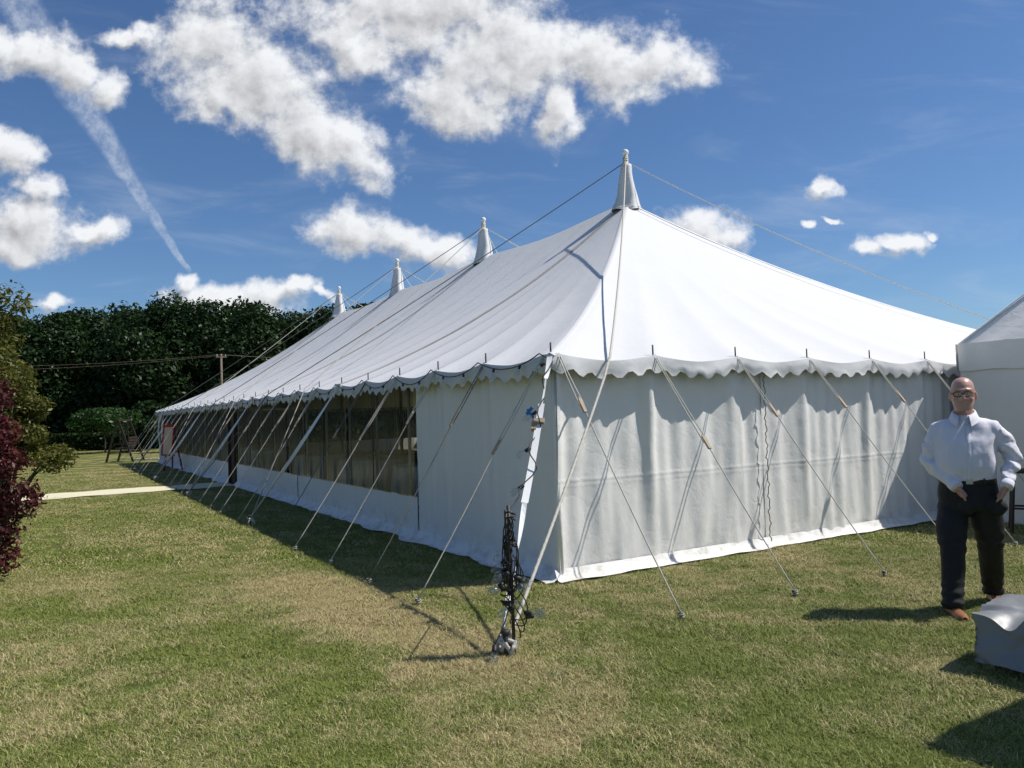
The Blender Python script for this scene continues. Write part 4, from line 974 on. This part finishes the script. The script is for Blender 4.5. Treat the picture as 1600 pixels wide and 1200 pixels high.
# shirt
TR = [(0, -.030, WZ-.03, .178, .138), (0, -.034, WZ+.03, .192, .152), (0, -.038, WZ+.10, .202, .164), (0, -.030, WZ+.20, .204, .158), (0, -.014, WZ+.30, .205, .146), (0, -.002, HT-.45, .206, .132), (0, .006, HT-.395, .198, .112), (0, .012, HT-.362, .175, .096), (0, .016, HT-.335, .125, .082), (0, .014, HT-.305, .078, .074)]
def front(z):
    for a, c_ in zip(TR[:-1], TR[1:]):
        if a[2] <= z <= c_[2]: k = (z-a[2])/(c_[2]-a[2]); return (a[1]-a[4])*(1-k)+(c_[1]-c_[4])*k
    return TR[-1][1]-TR[-1][4]
s = MB(); loft(s, TR, 32, 2.25)
for s_, e_, w_ in ((sR, eR, wR), (sL, eL, wL)):
    inn = Vector((-.06 if s_.x > 0 else .06, 0, .02)); limb(s, [s_+inn, s_, s_.lerp(e_, .5)+Vector((.012*(1 if s_.x > 0 else -1), .0, 0)), e_, e_.lerp(w_, .5), w_-(w_-e_).normalized()*.015], [.066, .072, .066, .058, .051, .041], 5, 18)
def sdisp(p):
    arm = abs(p.x) > .23; d_ = .010*fbm(p.x*5, p.y*5, p.z*3.2, 3)
    if arm: d_ += .009*math.sin(p.z*62+p.x*45+2.5*fbm(p.x*7, p.y*7, p.z*7))*(1 if p.z < HT-.5 else .45)
    else:
        d_ += .006*math.sin((p.x*1.0-p.z*.42)*58+3*fbm(p.x*3, p.z*3, 1.))*max(0, min(1, (p.z-WZ-.1)*4)) + .006*math.sin(p.x*48+3*fbm(p.x*4, p.z*3, 6.))*max(0, 1-abs(p.z-WZ-.05)/.22)
    r_ = 1-2*abs(fbm(p.x*4.5+p.z*1.6, p.y*4, p.z*2.2+4, 2)); d_ += .007*max(0, r_-.35)
    return d_*max(.1, min(1, (p.z-WZ+.01)/.05))
sh_o = fuse(s, 'shirt', M['shirt'], man, .009, 5, sdisp)
for e_, w_ in ((eR, wR), (eL, wL)):
    dr = (w_-e_).normalized(); MB().tube([w_-dr*.055, w_-dr*.05, w_-dr*.01, w_+dr*.008, w_+dr*.004], [.040, .0475, .047, .0455, .038], 20).build('cuff', M['shirt'], sh_o, True)
# collar: stand and two folded leaves
cz = HT-.300; vs = []; n = 44
for j, (ro, dz) in enumerate(((.070, .030), (.076, .040), (.083, .030), (.094, .0), (.105, -.024))):
    for i_ in range(n+1):
        a = R(-90+24)+(2*math.pi-2*R(24))*i_/n; fr_ = max(0, 1-min(i_, n-i_)/9); x = ro*math.cos(a)*(1+.10*fr_*(j > 2)); y = .014+ro*.98*math.sin(a)-.028*fr_*(j > 1)-.006*fr_*j
        vs.append((x, y, cz+dz*(1 if j < 3 else 1)-.030*fr_-(.010*fr_*(j-2) if j > 2 else 0)+.010*math.sin(a)))
MB().add(vs, [(j*(n+1)+i_, j*(n+1)+i_+1, (j+1)*(n+1)+i_+1, (j+1)*(n+1)+i_) for j in range(4) for i_ in range(n)]).build('collar', M['shirt'], sh_o, True)
# button placket
vs = []; zz = np.linspace(WZ+.01, HT-.375, 30)
for z in zz:
    for x in (-.010, -.006, .020, .024): vs.append((x+.012, front(z)-(.008 if abs(x-.007) < .014 else .0), z))
MB().add(vs, [(4*i_+k, 4*i_+k+1, 4*i_+5+k, 4*i_+4+k) for i_ in range(29) for k in range(3)]).build('placket', M['shirt'], sh_o, True)
for z in np.linspace(WZ+.07, HT-.36, 6): MB().ball((.019, front(z)-.010, z), .0065, 5, (1, .5, 1)).build('button', M['button'], sh_o, True)
# trousers
s = MB(); loft(s, [(0, -.012, WZ-.235, .175, .135), (0, -.012, WZ-.17, .205, .150), (0, -.015, WZ-.09, .205, .152), (0, -.020, WZ-.02, .190, .146), (0, -.022, WZ+.012, .184, .142)], 30, 2.3)
for f_, sx in ((fR, -1), (fL, 1)):
    hp = Vector((sx*.092, -.005, WZ-.17)); an = f_+Vector((0, .015, .075)); kn = hp.lerp(an, .5)+Vector((sx*.012, -.03, 0))
    limb(s, [hp, hp.lerp(kn, .5)+Vector((sx*.012, -.008, 0)), kn, kn.lerp(an, .55)+Vector((0, .01, 0)), an+Vector((0, 0, .03)), an-Vector((0, .0, .022))], [.112, .108, .089, .080, .074, .074], 5, 20)
for hd_, w_ in ((hR, wR), (hL, wL)): s.ball(hd_+Vector((0, -.002, -.042)), .064, 8, (1.0, .75, 1.15))
def tdisp(p):
    d_ = .010*fbm(p.x*6, p.y*6, p.z*4, 3); low_ = max(0, 1-(p.z-.08)/.22); d_ += .007*low_*math.sin(p.z*85+3*fbm(p.x*8, p.y*8, 2.)); d_ += .005*math.exp(-((p.z-WZ*.52)/.08)**2)*math.sin(p.z*70+p.x*20)
    return d_+.004*math.exp(-((p.z-WZ+.22)/.06)**2)*math.sin(p.x*40+p.z*60)
tr_o = fuse(s, 'trousers', M['trouser'], man, .010, 4, tdisp)
bl_ = MB(); loft(bl_, [(0, -.021, WZ-.028, .193, .149), (0, -.022, WZ-.026, .198, .154), (0, -.024, WZ+.008, .194, .152), (0, -.024, WZ+.010, .188, .146)], 40, 2.3); bl_.build('belt', M['belt'], man, True)
MB().box((.014, -.1785, WZ-.008), (.045, .008, .036)).build('belt_buckle', M['steel'], man)
for x in (-.10, .11): MB().box((x, -.158, WZ-.008), (.012, .012, .050)).build('belt_loop', M['trouser'], tr_o)
# shoes
for f_, ang in ((fR, R(22)), (fL, R(14))):
    s_o = empty('shoe'); s_o.parent = man; s_o.location = f_; s_o.rotation_euler = (0, 0, ang); up_ = MB(); vs = []; n = 18
    secs = [(.085, .028, .045), (.078, .034, .070), (.05, .037, .085), (.01, .038, .082), (-.03, .040, .068), (-.07, .044, .055), (-.11, .047, .047), (-.15, .045, .042), (-.18, .036, .036), (-.195, .018, .026)]
    for (y, hw, ht_) in secs:
        for k in range(n): a = math.pi*k/(n-1); vs.append((hw*math.cos(a), y, .012+ht_*math.sin(a)**.75))
    fs = [(i_*n+k, i_*n+k+1, (i_+1)*n+k+1, (i_+1)*n+k) for i_ in range(len(secs)-1) for k in range(n-1)]+[tuple(range(n)), tuple((len(secs)-1)*n+k for k in range(n-1, -1, -1))]
    up_.add(vs, fs).build('upper', M['leather'], s_o, True)
    out_ = [(hw+.004, y) for y, hw, _ in secs]+[(-hw-.004, y) for y, hw, _ in reversed(secs)]; m_ = len(out_)
    MB().add([(x, y, z) for z in (0, .018) for x, y in out_], [tuple(range(m_-1, -1, -1)), tuple(range(m_, 2*m_))]+[(i_, (i_+1) % m_, m_+(i_+1) % m_, m_+i_) for i_ in range(m_)]).build('sole', M['darkwood'], s_o)
    for k in range(3): MB().tube([(-.018, -.035-.018*k, .083-.008*k), (0, -.038-.018*k, .088-.008*k), (.018, -.035-.018*k, .083-.008*k)], .0025, 5).build('lace', M['darkwood'], s_o, True)


# ------------------------------------------------------------------ grass blades on the near lawn
def tuft(name, half, n, hmin, hmax, wid, seed, loc):
    r = np.random.default_rng(seed); x, y = r.uniform(-half, half, n), r.uniform(-half, half, n); a = r.uniform(0, 2*np.pi, n); hh = hmin+(hmax-hmin)*r.random(n)**1.6
    lean = (.35+1.9*r.random(n)**1.2)*hh; lb = a+r.normal(size=n)*.5; w = wid*(.6+.8*r.random(n)); dx, dy = np.cos(lb), np.sin(lb); sx, sy = -np.sin(a)*w/2, np.cos(a)*w/2
    b0 = np.stack([x, y, np.full(n, -.004)], 1); side = np.stack([sx, sy, np.zeros(n)], 1)
    mid = b0+np.stack([dx*lean*.35, dy*lean*.35, hh*.62], 1); tip = b0+np.stack([dx*lean, dy*lean, hh*(.75+.3*r.random(n))], 1)
    V = np.stack([b0-side, b0+side, mid+side*.8, mid-side*.8, tip], 1).reshape(-1, 3); i0 = np.arange(n)*5
    T_ = np.concatenate([np.stack([i0, i0+1, i0+2], 1), np.stack([i0, i0+2, i0+3], 1), np.stack([i0+3, i0+2, i0+4], 1)])
    o = np_mesh(name, V, T_, M['blade'], None, False, np.repeat(r.random(n), 5)); o.location = loc; kind(o, 'stuff'); return o
def sow(name, pts, src, seed, smin, smax):
    me = bpy.data.meshes.new(name); me.from_pydata(pts, [], []); o = bpy.data.objects.new(name, me); C.objects.link(o); kind(o, 'stuff')
    ng = bpy.data.node_groups.new(name+'_scatter', 'GeometryNodeTree'); ng.interface.new_socket('Geometry', in_out='INPUT', socket_type='NodeSocketGeometry'); ng.interface.new_socket('Geometry', in_out='OUTPUT', socket_type='NodeSocketGeometry')
    N = ng.nodes; gi_ = N.new('NodeGroupInput'); go_ = N.new('NodeGroupOutput'); io = N.new('GeometryNodeInstanceOnPoints'); oi = N.new('GeometryNodeObjectInfo'); oi.inputs['Object'].default_value = src; oi.inputs['As Instance'].default_value = True
    r1 = N.new('FunctionNodeRandomValue'); r1.data_type = 'FLOAT_VECTOR'; r1.inputs[0].default_value = (0, 0, 0); r1.inputs[1].default_value = (0, 0, 6.283); r1.inputs['Seed'].default_value = seed
    r2 = N.new('FunctionNodeRandomValue'); r2.data_type = 'FLOAT'; r2.inputs[2].default_value = smin; r2.inputs[3].default_value = smax; r2.inputs['Seed'].default_value = seed+1
    l_ = ng.links; l_.new(gi_.outputs[0], io.inputs['Points']); l_.new(oi.outputs['Geometry'], io.inputs['Instance']); l_.new(r1.outputs[0], io.inputs['Rotation']); l_.new(r2.outputs[1], io.inputs['Scale']); l_.new(io.outputs[0], go_.inputs[0])
    md = o.modifiers.new('scatter', 'NODES'); md.node_group = ng; return o
def lawn_points(d0, d1, step, seed):
    r = random.Random(seed); o = []; k0 = .78
    n = int(2*k0*d1/step)
    for j in range(int((d1-d0)/step)+1):
        dd = d0+j*step; m_ = int(2*k0*dd/step)+4
        for i_ in range(m_):
            q = CAM+h*(dd+r.uniform(-.5, .5)*step)+R0*((i_-m_/2)*step+r.uniform(-.5, .5)*step)
            if q.x > .0 and q.y > .0 and q.y < 30: continue
            if q.x > -.17 and -.17 < q.y < 30 or (q.y > -.19 and q.x > -.15 and q.y < 30): 
                if r.random() < .8 or q.x > .05 and q.y > -.05: continue
            if 14.2 < q.y < 15.9 and q.x < 0: continue
            if q.x > 6.5 and -4.2 < q.y: continue
            o.append((q.x, q.y, 0))
    return o
g1 = tuft('grass_tuft', .17, 1500, .008, .028, .0026, 1, tuple(wpt(700, 1100)))
g2 = tuft('grass_tuft', .17, 1300, .010, .040, .0028, 2, tuple(wpt(300, 1050)))
g3 = tuft('grass_tuft', .36, 1500, .010, .034, .0060, 3, tuple(wpt(200, 850)))
P1 = lawn_points(2.0, 9.0, .20, 1); r = random.Random(4); r.shuffle(P1); k = int(len(P1)*.62)
sow('lawn_grass', P1[:k], g1, 3, .8, 1.15); sow('lawn_grass', P1[k:], g2, 5, .8, 1.25)
sow('lawn_grass', lawn_points(9.0, 30.0, .48, 7), g3, 9, .85, 1.2)
for o in bpy.data.objects:
    if o.name.startswith(('lawn_grass', 'grass_tuft')): o['label'] = 'short dry mown grass covering the lawn'
